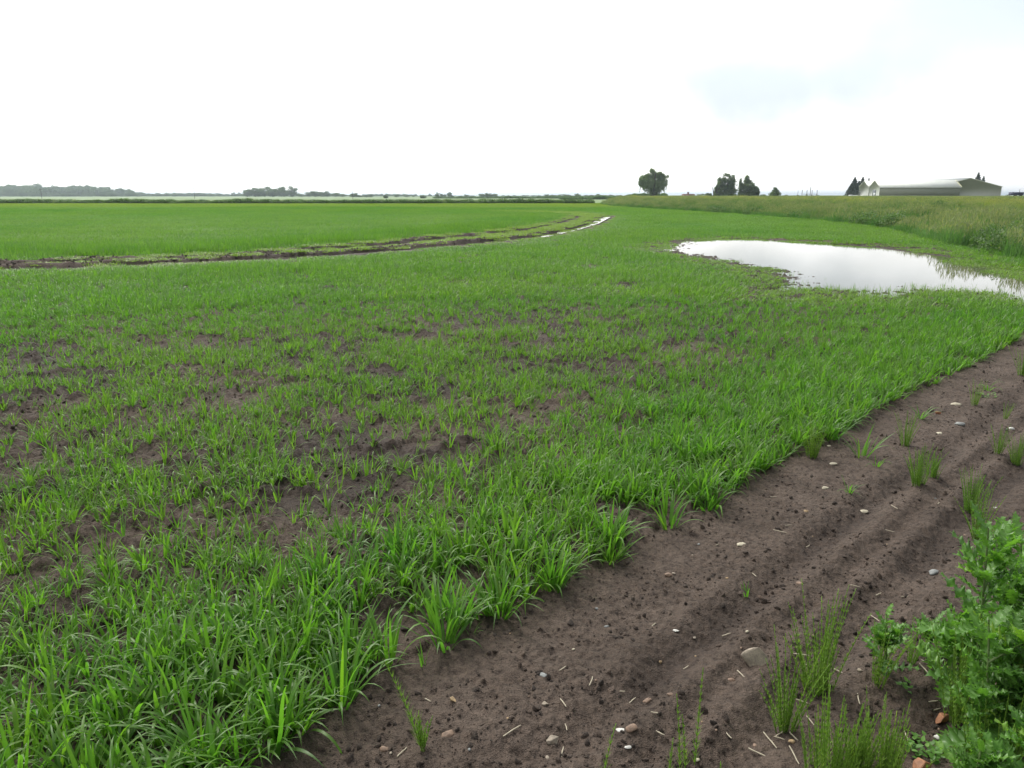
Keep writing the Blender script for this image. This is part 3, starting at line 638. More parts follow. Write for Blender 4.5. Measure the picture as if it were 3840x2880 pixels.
row([(905, 950, 706), (930, 985, 697), (965, 1020, 695), (1000, 1045, 699), (1035, 1075, 695), (1068, 1124, 697), (1050, 1085, 705), (945, 990, 712), (1000, 1050, 712)], 780, 'domed blue-grey tree in the dense clump left of centre', g1, 18)
row([(1140, 1180, 716), (1160, 1205, 711), (1190, 1225, 717), (1205, 1250, 716), (1240, 1275, 720), (1268, 1300, 726), (1110, 1150, 724)], 780, 'lower blue-grey tree trailing right of the dense clump', 'lower trees right of the clump', 18)
hz = 'small hazy tree in the broken line along the horizon'; hg = 'small hazy trees along the horizon'
row([(1308, 1345, 722), (1330, 1365, 731), (1363, 1385, 729), (1380, 1400, 727), (1478, 1496, 727), (1512, 1537, 729), (1545, 1556, 731), (1738, 1762, 728), (1758, 1785, 733), (1717, 1738, 733), (2012, 2030, 731), (2038, 2062, 727), (2060, 2090, 729), (2085, 2110, 727), (2105, 2140, 727), (2130, 2148, 731), (2204, 2232, 730), (2225, 2262, 727), (2258, 2285, 731), (2280, 2310, 731), (2548, 2570, 730), (2612, 2646, 725), (2850, 2872, 726), (2833, 2850, 732)], 650, hz, hg, 70)
row([(1630, 1651, 721), (1650, 1664, 724), (1662, 1676, 727), (1676, 1695, 716), (1690, 1703, 731)], 640, 'slim hazy tree in the small upright group at centre horizon', 'upright trees at the centre horizon', 10)
row([(1795, 1822, 723), (1815, 1840, 722), (1832, 1852, 725), (1845, 1868, 724)], 600, 'tree in the square-topped grey clump behind the pole', 'square clump behind the pole', 6)
row([(2153, 2172, 724), (2168, 2182, 727)], 640, 'narrow tree in the pair near the centre right horizon', 'narrow pair at the horizon', 5)
simple_tree(1437, 1458, 732, 420, 'low dark bush alone in the pale far field, left one', name='field_bush', cat='bush', n=900, size=.22, bz=0)
simple_tree(1573, 1601, 733, 420, 'low dark bush alone in the pale far field, right one', name='field_bush', cat='bush', n=900, size=.22, bz=0)
# far-off woods as one mass each
FC = var_coll('wood_variant', [f[0] for f in FT])
def wood(name, spans, label):
    p_, r_, s__ = [], [], []
    for (u0, u1, vt0, vt1, Y, step, w) in spans:
        for u in np.arange(u0, u1, step):
            f_ = (u - u0) / (u1 - u0); Yk = Y + random.uniform(-60, 60); vt = vt0 + (vt1 - vt0) * f_ + random.uniform(-4, 5); uu = u + random.uniform(-step, step) * .5
            xx = P(uu, 735, Yk)[0]; h = P(uu, vt, Yk)[2]; ww = w * random.uniform(.8, 1.25) * mppx(Yk)
            p_.append((xx, Yk, -.3)); r_.append((0, 0, random.uniform(0, 6.28))); s__.append((ww, ww, h))
    n = len(p_); scatter(name, p_, r_, s__, rng.integers(0, 7, n), np.zeros(n), FC, M['crown'], label)
wood('distant_wood', [(-260, 60, 694, 690, 1120, 15, 48), (20, 400, 688, 693, 1120, 13, 50), (-260, 420, 703, 703, 1050, 11, 42), (400, 470, 702, 702, 1060, 12, 36), (455, 510, 703, 704, 1060, 14, 34), (505, 535, 718, 724, 1080, 10, 28), (-260, 520, 721, 722, 980, 8, 26)], 'broad hazy wood filling the left end of the horizon')
wood('distant_treeline', [(535, 920, 722, 724, 1100, 10, 26), (540, 800, 720, 722, 1050, 30, 34), (1180, 1640, 727, 729, 1150, 8, 22), (1380, 1520, 727, 727, 1100, 16, 34), (1700, 2350, 733, 732, 1000, 9, 18), (2350, 3100, 731, 731, 900, 10, 16), (3700, 3840, 733, 732, 1500, 12, 20)], 'thin hazy line of faraway trees along the horizon')
# ------------------------------------------------------------------ buildings
def shed(name, label, u0, Y0, width, length, ze, zr, front, gab, over=.25, cat='shed'):
    """long axis along X, front wall at Y0, left gable at x(u0)"""
    x0 = P(u0, 738, Y0)[0]; e = empty(name, (x0, Y0, BZ)); tag(e, label, cat); he, hr = ze - BZ, zr - BZ
    for (y1_, y2_) in ((0, .12), (width - .12, width)): a = MB(); a.box(0, length, y1_, y2_, 0, he - .003); link('side_wall', a.mesh('side_wall', front), e)
    a = MB(); a.box(0, length, -.05, -.003, 0, .4); link('plinth', a.mesh('plinth', M['door']), e)
    for xx in (0, length):
        g_ = MB(); x1, x2 = (xx - .06, xx + .0) if xx == 0 else (xx, xx + .06)
        L1 = [g_.add((x1, yy, zz)) for yy, zz in ((-.02, 0), (-.02, he), (width / 2, hr), (width + .02, he), (width + .02, 0))]; L2 = [g_.add((x2, yy, zz)) for yy, zz in ((-.02, 0), (-.02, he), (width / 2, hr), (width + .02, he), (width + .02, 0))]
        for q in range(5): g_.q(L1[q], L1[(q + 1) % 5], L2[(q + 1) % 5], L2[q])
        for Lq in (L1, L2): g_.q(Lq[0], Lq[1], Lq[3], Lq[4]); g_.t(Lq[1], Lq[2], Lq[3])
        link('gable_wall', g_.mesh('gable_wall', gab), e)
    r = MB(); sl_ = (hr - he) / (width / 2)
    for sgn in (0, 1):
        ya, yb = (-over, width / 2) if not sgn else (width / 2, width + over)
        za, zb = (he - sl_ * over, hr) if not sgn else (hr, he - sl_ * over)
        p8 = [(-.35, ya, za + .02), (length + .35, ya, za + .02), (length + .35, yb, zb + .02), (-.35, yb, zb + .02)]
        i_ = [r.add(p) for p in p8] + [r.add((p[0], p[1], p[2] + .14)) for p in p8]
        for f_ in ((0, 3, 2, 1), (4, 5, 6, 7), (0, 1, 5, 4), (1, 2, 6, 5), (2, 3, 7, 6), (3, 0, 4, 7)): r.q(*[i_[k] for k in f_])
    ro = link('roof', r.mesh('roof', M['roof']), e)
    gt = MB(); gt.box(-.3, length + .3, -over - .16, -over - .01, he - .32, he - .12); link('gutter', gt.mesh('gutter', M['white']), e)
    vt = MB()
    vt.tube([(length + .42, -over, he + .1), (length + .42, width / 2, hr + .22)], .12, 4); link('verge_trim', vt.mesh('verge_trim', M['trim']), e)
    return e, he, hr
Lg = (3588 - 3296) * mppx(340) * cp * 1.03
s1, he, hr = shed('long_shed', 'long low shed with bright pale roof and olive front wall', 3296, 340, 10, Lg, P(3300, 701, 340)[2], P(3275, 677, 345)[2], M['wall'], M['gable'])
dr = MB(); dr.box(-.14, -.064, 3.3, 6.3, 0, 2.9); d_ = link('door', dr.mesh('door', M['door']), s1)
dw = MB(); dw.box(-.2, -.145, 3.5, 5.2, 0, 1.6); link('door_panel', dw.mesh('door_panel', M['doorw']), d_)
s2, _, _ = shed('rear_shed', 'second pale gabled shed bay directly behind the long shed', 3296, 350.4, 10, Lg * .8, P(3300, 701, 340)[2], P(3275, 677, 345)[2], M['wall'], M['gable'])
s2.location.x = s1.location.x
# big barn, ridge running away from the viewer
Yb = 344; xl = P(3508, 738, Yb)[0]; xr = P(3750, 738, Yb)[0]; wdt = xr - xl; hb = P(3750, 701, Yb)[2] - BZ; hr2 = P(3630, 669, Yb)[2] - BZ; Ln = 42
e = empty('big_barn', (xl, Yb, BZ)); tag(e, 'big olive barn with a wide low-pitched gable at the right', 'barn')
for yy in (0, Ln):
    g_ = MB(); Ls = []
    for y_ in (yy, yy + .12): Ls.append([g_.add(p) for p in ((0, y_, 0), (0, y_, hb), (wdt / 2, y_, hr2), (wdt, y_, hb), (wdt, y_, 0))])
    for q in range(5): g_.q(Ls[0][q], Ls[0][(q + 1) % 5], Ls[1][(q + 1) % 5], Ls[1][q])
    for Lq in Ls: g_.q(Lq[0], Lq[1], Lq[3], Lq[4]); g_.t(Lq[1], Lq[2], Lq[3])
    link('gable_wall', g_.mesh('gable_wall', M['wallb']), e)
for xq in (.01, wdt - .13): g_ = MB(); g_.box(xq, xq + .12, .13, Ln - .01, 0, hb - .05); link('side_wall', g_.mesh('side_wall', M['wallb']), e)
r = MB()
for (xa, za, xb, zb) in ((-.5, hb - .1, wdt / 2, hr2 + .03), (wdt / 2, hr2 + .03, wdt + .5, hb - .1)):
    p8 = [(xa, -.4, za), (xb, -.4, zb), (xb, Ln + .5, zb), (xa, Ln + .5, za)]; i_ = [r.add(p) for p in p8] + [r.add((p[0], p[1], p[2] + .2)) for p in p8]
    for f_ in ((0, 3, 2, 1), (4, 5, 6, 7), (0, 1, 5, 4), (1, 2, 6, 5), (2, 3, 7, 6), (3, 0, 4, 7)): r.q(*[i_[k] for k in f_])
link('roof', r.mesh('roof', M['roof']), e)
g_ = MB(); g_.box(wdt + .02, wdt + .2, -.02, .16, 0, hb - .2); link('downpipe', g_.mesh('downpipe', M['white']), e)
# small house
Yh = 420; xa = P(2566, 738, Yh)[0]; xb = P(2608, 738, Yh)[0]; e = empty('small_house', (xa, Yh, BZ)); tag(e, 'small distant house with dusky red tiled roof and chimney', 'house')
wh = xb - xa; ez = max(1.0, P(2590, 739, Yh)[2] - BZ + .5); rz_ = P(2590, 727, Yh)[2] - BZ
g_ = MB(); g_.box(.3, wh - .3, .3, 7.7, -1.6, ez); link('wall', g_.mesh('wall', M['brickwall']), e)
r = MB(); a_ = [r.add(p) for p in ((0, 0, ez), (wh, 0, ez), (wh - .2, 4, rz_), (.2, 4, rz_), (0, 8, ez), (wh, 8, ez))]
r.q(a_[0], a_[1], a_[2], a_[3]); r.q(a_[3], a_[2], a_[5], a_[4]); r.t(a_[0], a_[3], a_[4]); r.t(a_[1], a_[5], a_[2]); r.q(a_[0], a_[4], a_[5], a_[1]); rf = link('roof', r.mesh('roof', M['tile']), e)
ch = MB(); cx_ = P(2586, 738, Yh)[0] - xa; ch.box(cx_ - .45, cx_ + .45, 3.6, 4.5, rz_ - .6, P(2586, 721, Yh)[2] - BZ); ch.box(cx_ - .55, cx_ + .55, 3.5, 4.6, P(2586, 721, Yh)[2] - BZ, P(2586, 721, Yh)[2] - BZ + .18); link('chimney', ch.mesh('chimney', M['tile']), rf)
# poles
def pole(u, vt, vb, Y, label, cross=True, wires=False, r=.085):
    x0, _, zb = P(u, vb, Y); zb = min(zb, Hgt(np.array([x0]), np.array([float(Y)]), False)[0] if Y < 2000 else 0); zt = P(u, vt, Y)[2]; e = empty('utility_pole', (x0, Y, zb)); tag(e, label, 'utility pole', 'poles across the fields')
    a = MB(); a.tube([(0, 0, -.4), (0, 0, (zt - zb) * .5), (0, 0, zt - zb)], [r * 1.2, r, r * .8], 7); link('shaft', a.mesh('shaft', M['wood'], True), e)
    if cross: a = MB(); a.box(-.45, .45, -.22, -.12, zt - zb - .35, zt - zb - .22); [a.tube([(q, -.18, zt - zb - .22), (q, -.18, zt - zb - .02)], .05, 5) for q in (-.4, 0, .4)]; link('crossarm', a.mesh('crossarm', M['wood']), e)
pole(158, 708, 748, 320, 'thin wooden pole in front of the far left wood')
pole(731, 704, 748, 320, 'thin wooden pole left of the isolated tree clump')
pole(1323, 702, 748, 310, 'thin wooden pole right of the isolated tree clump')
pole(1827, 706, 741, 400, 'thin wooden pole before the square grey clump')
pole(2991, 713, 738, 380, 'short pole between the round shrub and the post frame', False)
# post frame
Yf = 330; px = [3009, 3027, 3041, 3046, 3065]; tops = [712, 712, 699, 713, 712]; x0 = P(3037, 738, Yf)[0]; e = empty('post_frame', (x0, Yf, BZ)); tag(e, 'open frame of dark upright posts with a low rail on the skyline', 'post frame')
for u, v in zip(px, tops):
    xx, _, zt = P(u, v, Yf); a = MB(); a.tube([(xx - x0, 0, -.3), (xx - x0, 0, zt - BZ)], .11, 6); link('post', a.mesh('post', M['wood']), e)
a = MB(); zr_ = P(3037, 728, Yf)[2] - BZ; a.tube([(P(3009, 738, Yf)[0] - x0, -.12, zr_), (P(3065, 738, Yf)[0] - x0, -.12, zr_)], .07, 5); link('rail', a.mesh('rail', M['wood']), e)
# tanks and trailer and hut
def tank(u0, u1, vt, label):
    Y = 332; xa, xb = P(u0, 738, Y)[0], P(u1, 738, Y)[0]; w = xb - xa; h = P(u0, vt, Y)[2] - BZ; e = empty('liquid_tank', ((xa + xb) / 2, Y, BZ)); tag(e, label, 'tank')
    a = MB(); n = 14; prev = None
    for z_, rr_ in ((0, .48), (.04 * h, .5), (.86 * h, .5), (.96 * h, .42), (h, .15)):
        ring = [a.add((math.cos(t_) * rr_ * w, math.sin(t_) * rr_ * w, z_)) for t_ in np.arange(n) * 2 * math.pi / n]
        if prev: [a.q(prev[j_], prev[(j_ + 1) % n], ring[(j_ + 1) % n], ring[j_]) for j_ in range(n)]
        prev = ring
    link('tank_body', a.mesh('tank_body', M['white'], True), e); a = MB(); a.tube([(0, 0, h * .98), (0, 0, h * 1.08)], w * .14, 10); link('lid', a.mesh('lid', M['doorw']), e)
tank(3182, 3199, 731, 'left white plastic tank beside the conifers'); tank(3200, 3217, 732, 'right white plastic tank nearest the shed gable')
Yt = 230; xa = P(3798, 738, Yt)[0]; xb = P(3838, 738, Yt)[0]; zt = P(3800, 722, Yt)[2] - BZ; e = empty('farm_trailer', (xa, Yt, BZ)); tag(e, 'dark navy boxy farm trailer at the right end of the skyline', 'trailer')
a = MB(); w = xb - xa; a.box(.0, w, 0, 2.2, .55, zt); [a.box(q, q + .08, -.06, -.003, .6, zt - .05) for q in np.linspace(.1, w - .2, 6)]; a.box(-.05, w + .05, -.08, 2.28, zt, zt + .1); link('body', a.mesh('body', M['navy']), e)
for q in (.7, w - .9):
    a = MB(); n = 16; [a.q(*(lambda A_: A_)([a.add((q + math.cos(t0) * .42, -.1, .4 + math.sin(t0) * .42)), a.add((q + math.cos(t1) * .42, -.1, .4 + math.sin(t1) * .42)), a.add((q + math.cos(t1) * .42, .25, .4 + math.sin(t1) * .42)), a.add((q + math.cos(t0) * .42, .25, .4 + math.sin(t0) * .42))])) for t0, t1 in zip(np.linspace(0, 6.283, n + 1)[:-1], np.linspace(0, 6.283, n + 1)[1:])]
    for yy in (-.1, .25): c_ = a.add((q, yy, .4)); rg = [a.add((q + math.cos(t_) * .42, yy, .4 + math.sin(t_) * .42)) for t_ in np.arange(n) * 2 * math.pi / n]; [a.t(c_, rg[j_], rg[(j_ + 1) % n]) for j_ in range(n)]
    link('wheel', a.mesh('wheel', M['tyre']), e)
a = MB(); a.tube([(-1.1, 1.1, .5), (.05, 1.1, .62)], .07, 6); link('drawbar', a.mesh('drawbar', M['navy']), e)
pole(3820, 709, 738, 330, 'thin pole rising behind the navy trailer', False)
# ------------------------------------------------------------------ bare strip details
def gz(x, y): return float(Hgt(np.array([x]), np.array([y]))[0])
def ico(sub=2):
    import bmesh
    bm = bmesh.new(); bmesh.ops.create_icosphere(bm, subdivisions=sub, radius=1); v = np.array([q.co[:] for q in bm.verts]); f = np.array([[q.index for q in k.verts] for k in bm.faces]); bm.free(); return v, f
I2 = ico(2); I3 = ico(3)
def lump(seed, amp=.25, flat=.7, base=I3, ang=0):
    v = base[0].copy(); r = np.random.default_rng(seed)
    for k in range(14):
        d = r.normal(size=3); d /= np.linalg.norm(d); t_ = v @ d; v = v - np.outer(np.clip(t_ - (1 - amp * r.uniform(.5, 1.4)), 0, 1), d) * (.9 if ang else .6)
    for k in range(5): d = r.normal(size=3) * r.uniform(2, 5); v = v * (1 + amp * .12 * np.sin(v @ d + r.uniform(0, 6))[:, None])
    v[:, 2] *= flat; return v
cvs = [mesh_np('clod', lump(k, .55, .75, I2), [(I2[1], 0)], M['clod'], k % 2 == 0) for k in range(7)]
CC = var_coll('clod_variant', cvs)
n = 70000; yy = rng.uniform(.8, 1, n) * 0 + 1.2 + 16 * rng.random(n) ** 2.1; xx = rng.uniform(-1, 1, n) * (.78 * yy + .8)
k1 = (edge(xx, yy) < .25) & (foot(xx, yy) < 0) & (vn(xx * 2.5, yy * 2.5, 140) > .28); xx, yy = xx[k1], yy[k1]; n = len(xx)
s = .0018 + .013 * rng.random(n) ** 8 + .0035 * rng.random(n) ** 2; s = s * (1 + .06 * yy)
n2 = 22000; y2 = 2 + 12 * rng.random(n2) ** .8; x2 = rng.uniform(-1, 1, n2) * (.75 * y2); k2 = (edge(x2, y2) > 0.1); x2, y2 = x2[k2], y2[k2]; s2 = .005 + .02 * rng.random(len(x2)) ** 4
# thrown-up mud along the ruts and the puddle shore
rx_, ry_, rs_ = [], [], []
for poly in (RA, RB):
    for (ax, ay), (bx, by) in zip(poly[:-3], poly[1:-2]):
        l = math.hypot(bx - ax, by - ay); m_ = int(l * 22)
        for q in range(m_):
            t_ = random.random(); off = random.gauss(.48, .11); 
            if vn(np.array([ax + t_ * (bx - ax)]) * .8, np.array([ay + t_ * (by - ay)]) * .8, 150)[0] < .35: continue
            rx_.append(ax + t_ * (bx - ax) - (by - ay) / l * off); ry_.append(ay + t_ * (by - ay) + (bx - ax) / l * off); rs_.append(random.uniform(.012, .045))
for k in range(len(PUD)):
    (ax, ay), (bx, by) = PUD[k], PUD[(k + 1) % len(PUD)]
    l = math.hypot(bx - ax, by - ay); lf = 1 if (ax + bx) / 2 < 9 else .35
    for q in range(int(l * 9 * lf)):
        t_ = random.random(); rx_.append(ax + t_ * (bx - ax) + random.gauss(0, .3)); ry_.append(ay + t_ * (by - ay) + random.gauss(0, .45)); rs_.append(random.uniform(.01, .032))
xx = np.concatenate([xx, x2, rx_]); yy = np.concatenate([yy, y2, ry_]); s = np.concatenate([s, s2, rs_]); n = len(xx)
scatter('soil_clods', np.stack([xx, yy, Hgt(xx, yy) + s * .05], -1), rng.uniform(0, 6.28, (n, 3)), np.stack([s * rng.uniform(.8, 1.5, n), s, s], -1), rng.integers(0, 7, n), np.zeros(n), CC, M['clod'], 'loose dark clods and crumbs of soil')
# stones
ST = [(2833, 2477, 105, 'rock', .75, 'largest pale brown angular rock beside a horsetail tuft', 1), (2780, 2034, 34, 'cream', .5, 'smooth oval cream pebble alone in the middle of the strip', 0), (2533, 2353, 26, 'white', .4, 'narrow white flint flake on the wheel groove', 0), (2037, 2525, 40, 'grey', .25, 'flat grey slate chip near the wheat edge', 1),
 (2329, 2732, 36, 'white', .3, 'curved white shell fragment near the front edge', 0), (2355, 2804, 26, 'white', .4, 'small white sliver just below the shell fragment', 0), (2615, 2841, 20, 'cream', .7, 'small cream stone at the front between horsetail stalks', 0), (2430, 2597, 36, 'brown', .6, 'rounded brown stone in the middle of the front soil', 0), (2074, 2759, 52, 'rock', .5, 'flattish brown stone near the lower middle', 0),
 (1703, 2626, 34, 'tan', .45, 'flat orange tan stone left of the grooves', 1), (1440, 2801, 34, 'brown', .6, 'reddish brown stone left of the lone horsetail', 0), (1907, 2690, 18, 'tan', .6, 'small tan stone beside a long straw', 0), (1679, 2748, 48, 'brown', .5, 'large crumbly brown stone right of the lone horsetail', 0), (2045, 2634, 28, 'rock', .7, 'grey brown stone at a dark hollow', 0), (3095, 1823, 26, 'cream', .6, 'cream and rust stone halfway up the strip', 0),
 (3242, 1891, 34, 'cream', .35, 'long oval cream pebble in the upper strip', 0), (3505, 2122, 42, 'grey', .5, 'pale grey stone left of the tall thistle', 0), (3024, 1907, 18, 'tan', .6, 'small yellow pebble in the upper strip', 0), (3541, 2679, 62, 'brick', .6, 'broken orange brick piece under the horsetails', 1), (3522, 2744, 28, 'white', .5, 'white stone below the brick piece', 0), (3466, 2850, 78, 'brick', .6, 'biggest brick fragment at the bottom edge', 1),
 (3225, 2516, 22, 'rock', .7, 'pinkish stone beside the small thistle', 0), (3144, 2360, 16, 'cream', .6, 'pale pebble above the middle horsetail tuft', 0), (2972, 2770, 26, 'tan', .6, 'tan stone among straws below a horsetail tuft', 0), (3127, 1732, 32, 'cream', .4, 'pale flint just outside the wheat edge', 0), (3519, 1620, 28, 'cream', .5, 'cream stone in the far part of the strip', 0), (3600, 1587, 32, 'grey', .6, 'rounded grey stone in the far part of the strip', 0),
 (3586, 1509, 36, 'cream', .35, 'farthest long cream stone by a horsetail', 0), (3794, 1601, 20, 'white', .6, 'white stone near the right border', 0), (3519, 1542, 20, 'brick', .7, 'small orange stone far up the strip', 0), (3023, 1909, 14, 'tan', .6, 'tiny tan pebble beside the yellow one', 0), (3110, 1665, 16, 'cream', .5, 'pale chip under the overhanging wheat', 0), (3735, 1892, 14, 'white', .6, 'small white chip right of the far horsetails', 0), (3150, 1560, 0, 'cream', .5, '', 0),
 (2320, 2040, 12, 'white', .5, 'tiny white chip beside the wheat edge tuft', 0), (2238, 2280, 16, 'grey', .8, 'small blue grey pebble close to the wheat', 0), (2275, 2340, 20, 'grey', .8, 'dark grey upright pebble above the groove', 0), (2150, 2425, 14, 'cream', .8, 'small cream pebble left of the grooves', 0), (2477, 2450, 16, 'tan', .7, 'buff pebble in the groove bottom', 0), (2605, 2362, 18, 'rock', .7, 'dull buff pebble right of the white flake', 0), (2800, 2378, 14, 'cream', .7, 'pale round pebble above the big rock', 0), (2505, 2150, 32, 'brown', .6, 'rusty brown stone high in the middle strip', 0), (3000, 2185, 28, 'brown', .6, 'rusty brown stone left of the thistle row', 0), (2742, 2530, 30, 'brown', .7, 'brown stone just left below the big rock', 0), (2370, 2745, 46, 'brown', .55, 'brown stone right of the shell fragment', 0), (2515, 2605, 26, 'brown', .7, 'brown stone behind the tall horsetail stalk', 0)]
def rock_mesh(seed, fl, mt):
    import bmesh
    r_ = random.Random(seed); bm = bmesh.new()
    for q in range(13):
        a, c_ = r_.uniform(0, 6.28), r_.uniform(-1, 1); w_ = math.sqrt(1 - c_ * c_) ** .5; bm.verts.new((math.cos(a) * w_, math.sin(a) * w_ * .9, max(-.9, min(.85, c_ * 1.3)) * fl * 1.1))
    res = bmesh.ops.convex_hull(bm, input=bm.verts); loose = [v for v in bm.verts if not v.link_faces]
    bmesh.ops.delete(bm, geom=loose, context='VERTS'); bmesh.ops.bevel(bm, geom=bm.edges[:], offset=.05, segments=1, affect='EDGES'); bmesh.ops.triangulate(bm, faces=bm.faces[:]); bmesh.ops.subdivide_edges(bm, edges=bm.edges[:], cuts=1)
    for v in bm.verts: v.co *= 1 + r_.uniform(-.025, .025)
    me = bpy.data.meshes.new('stone'); bm.to_mesh(me); bm.free(); me.materials.append(mt); return me
smesh = {}
for k, (u, v, w, cl_, fl, lb, an_) in enumerate(ST):
    if not w: continue
    x_, y_ = G(u, v); rl = math.sqrt(x_ * x_ + y_ * y_ + H * H); sz = w / 2 * rl / F
    if an_ or cl_ in ('brick', 'rock'): me = rock_mesh(200 + k, fl, M['st_' + cl_])
    else: me = mesh_np('stone', lump(200 + k, .28, fl, I3, 0), [(I3[1], 0)], M['st_' + cl_], True)
    o = link('stone', me, None, (x_, y_, gz(x_, y_) + sz * fl * (.45 if w > 60 else .2))); o.scale = (sz, sz * .7, sz * .8); o.rotation_euler = (random.uniform(-.2, .2), random.uniform(-.2, .2), random.uniform(-.5, .6)); tag(o, lb, 'stone', 'stones lying on the bare strip')
PEBS_ = 0
pebs = [mesh_np('pebble', lump(300 + k, .3, .65, I2), [(I2[1], 0)], M['st_' + ['brown', 'tan', 'brown', 'rock', 'grey'][k % 5]], True) for k in range(10)]
for k in range(50):
    while True:
        y_ = 1.9 + 9 * random.random() ** 1.4; x_ = random.uniform(-.8, .72 * y_ + .2)
        if edge(np.array([x_]), np.array([y_]))[0] < -.08: break
    o = link('pebble', pebs[k % 10], None, (x_, y_, gz(x_, y_) + .001)); q = random.uniform(.0025, .0075); o.scale = (q * random.uniform(1, 1.5), q, q); o.rotation_euler.z = random.uniform(0, 3); tag(o, 'small pebble pressed into the bare soil strip', 'pebble', 'small pebbles scattered on the bare soil')
# straws
def straw_mesh(seed):
    r = random.Random(seed); mb = MB(); n = 5; pth = [((k / n - .5), r.uniform(-.008, .008) + .015 * math.sin(k * .8 + seed), .02 + .01 * r.random()) for k in range(n + 1)]
    mb.tube(pth, [.028, .032, .03, .033, .03, .02], 6)
    for q in (1, 3): mb.tube([(pth[q][0] - .012, pth[q][1], pth[q][2]), (pth[q][0] + .012, pth[q][1], pth[q][2])], .042, 6)
    return mb.mesh('straw', M['straw'], True)
sm = [straw_mesh(k) for k in range(6)]
SW = [(1920, 2740, 60, .75), (1507, 2815, 36, 1.1), (2110, 2510, 26, .8), (2216, 2562, 34, 1.2), (2370, 2597, 36, .75), (2112, 2636, 30, -1.2), (2123, 2711, 20, -1.4), (2109, 2800, 34, 1.4), (2335, 2575, 18, .1), (2573, 2470, 26, .7), (2726, 2360, 32, .35), (2452, 2338, 20, .8), (2828, 2145, 18, -1.2), (2778, 2527, 28, -1.2), (2850, 2799, 56, -.6), (2730, 2748, 28, -1.3), (2890, 2752, 50, -1.35), (2928, 2730, 34, .5), (2925, 2747, 28, -.4), (2978, 2830, 50, -1.5), (2978, 2750, 28, -1.2), (2468, 2745, 36, -.8), (2455, 2680, 22, -.4), (3154, 2500, 34, -.9), (3287, 2290, 30, -1.2), (3332, 1980, 30, -.6), (3353, 1910, 20, -1.3), (3032, 2025, 20, .7), (3465, 2505, 36, 1.5), (3480, 2492, 34, -1.3), (3400, 2745, 44, 1.4), (3498, 2612, 36, .2), (3515, 2635, 28, .3), (3397, 2210, 24, 0), (3206, 2196, 24, -.5), (3522, 1878, 20, .8), (3220, 2620, 34, 1.3), (3042, 2692, 34, -1.4), (2925, 1990, 36, -.5), (2900, 1852, 30, 0), (2990, 2445, 70, -.2), (3010, 2590, 30, -.6)]
for k in range(12):
    y_ = 2.0 + 4.5 * random.random() ** 1.3; x_ = random.uniform(-.4, .7 * y_)
    if edge(np.array([x_]), np.array([y_]))[0] < -.15: SW.append(((x_, y_), random.uniform(.012, .04), 0, random.uniform(-1.5, 1.5)))
for k, s_w in enumerate(SW):
    if isinstance(s_w[0], tuple): (x_, y_), ln, _, a_ = s_w
    else: u, v, w, a_ = s_w; x_, y_ = G(u, v); ln = w * math.sqrt(x_ * x_ + y_ * y_ + H * H) / F * (1.0 + .5 * abs(math.sin(a_)))
    o = link('straw_piece', sm[k % 6], None, (x_, y_, gz(x_, y_) + .004)); o.scale = (ln, .05 + ln * .3, .05 + ln * .3); o.rotation_euler = (0, random.uniform(-.05, .05), a_); tag(o, 'short broken piece of pale straw on the bare soil', 'straw', 'straw pieces scattered on the bare soil')
# horsetails
def horsetail(mb, base, h, lean, az, whorls=True, br=.03):
    x, y, z = base; n = max(6, int(h / .022)); path = []
    for k in range(n + 1):
        f_ = k / n; th = lean * (.6 + .6 * f_); path.append((x, y, z)); st = h / n
        x += math.sin(th) * math.cos(az) * st; y += math.sin(th) * math.sin(az) * st; z += math.cos(th) * st
    mb.tube(path[::2] + [path[-1]], [.0016 * (1 - .6 * k / n) for k in range(len(path[::2]) + 1)], 4)
    for k in range(1, n):
        f_ = k / n; bl = br * (1.25 - f_) * random.uniform(.6, 1.1)
        for q in range(7 if whorls else 3):
            a = q * .9 + random.uniform(-.3, .3); px_, py_, pz = path[k]; up = random.uniform(.35, .7)
            d = (math.cos(a) * math.sin(up) * bl, math.sin(a) * math.sin(up) * bl, math.cos(up) * bl); w_ = .0015
            i = [mb.add((px_ - math.sin(a) * w_, py_ + math.cos(a) * w_, pz)), mb.add((px_ + math.sin(a) * w_, py_ - math.cos(a) * w_, pz)), mb.add((px_ + d[0], py_ + d[1], pz + d[2]))]; mb.t(*i)
def ht_tuft(ns, h, spread, lean=.5, br=.02):
    mb = MB()
    for k in range(ns):
        a = random.uniform(0, 6.283); q = random.random(); r = spread * q; horsetail(mb, (math.cos(a) * r, math.sin(a) * r, -.01), h * random.uniform(.55, 1.05), lean * q * random.uniform(.5, 1.1), a + random.uniform(-.4, .4), True, br)
    return mb.mesh('horsetail', M['horsetail'])
HT = [ht_tuft(36, .38, .05, .6, .03), ht_tuft(26, .36, .035, .7, .026), ht_tuft(44, .30, .09, .35, .032), ht_tuft(40, .26, .07, .4, .03), ht_tuft(14, .3, .03, .45, .026)]
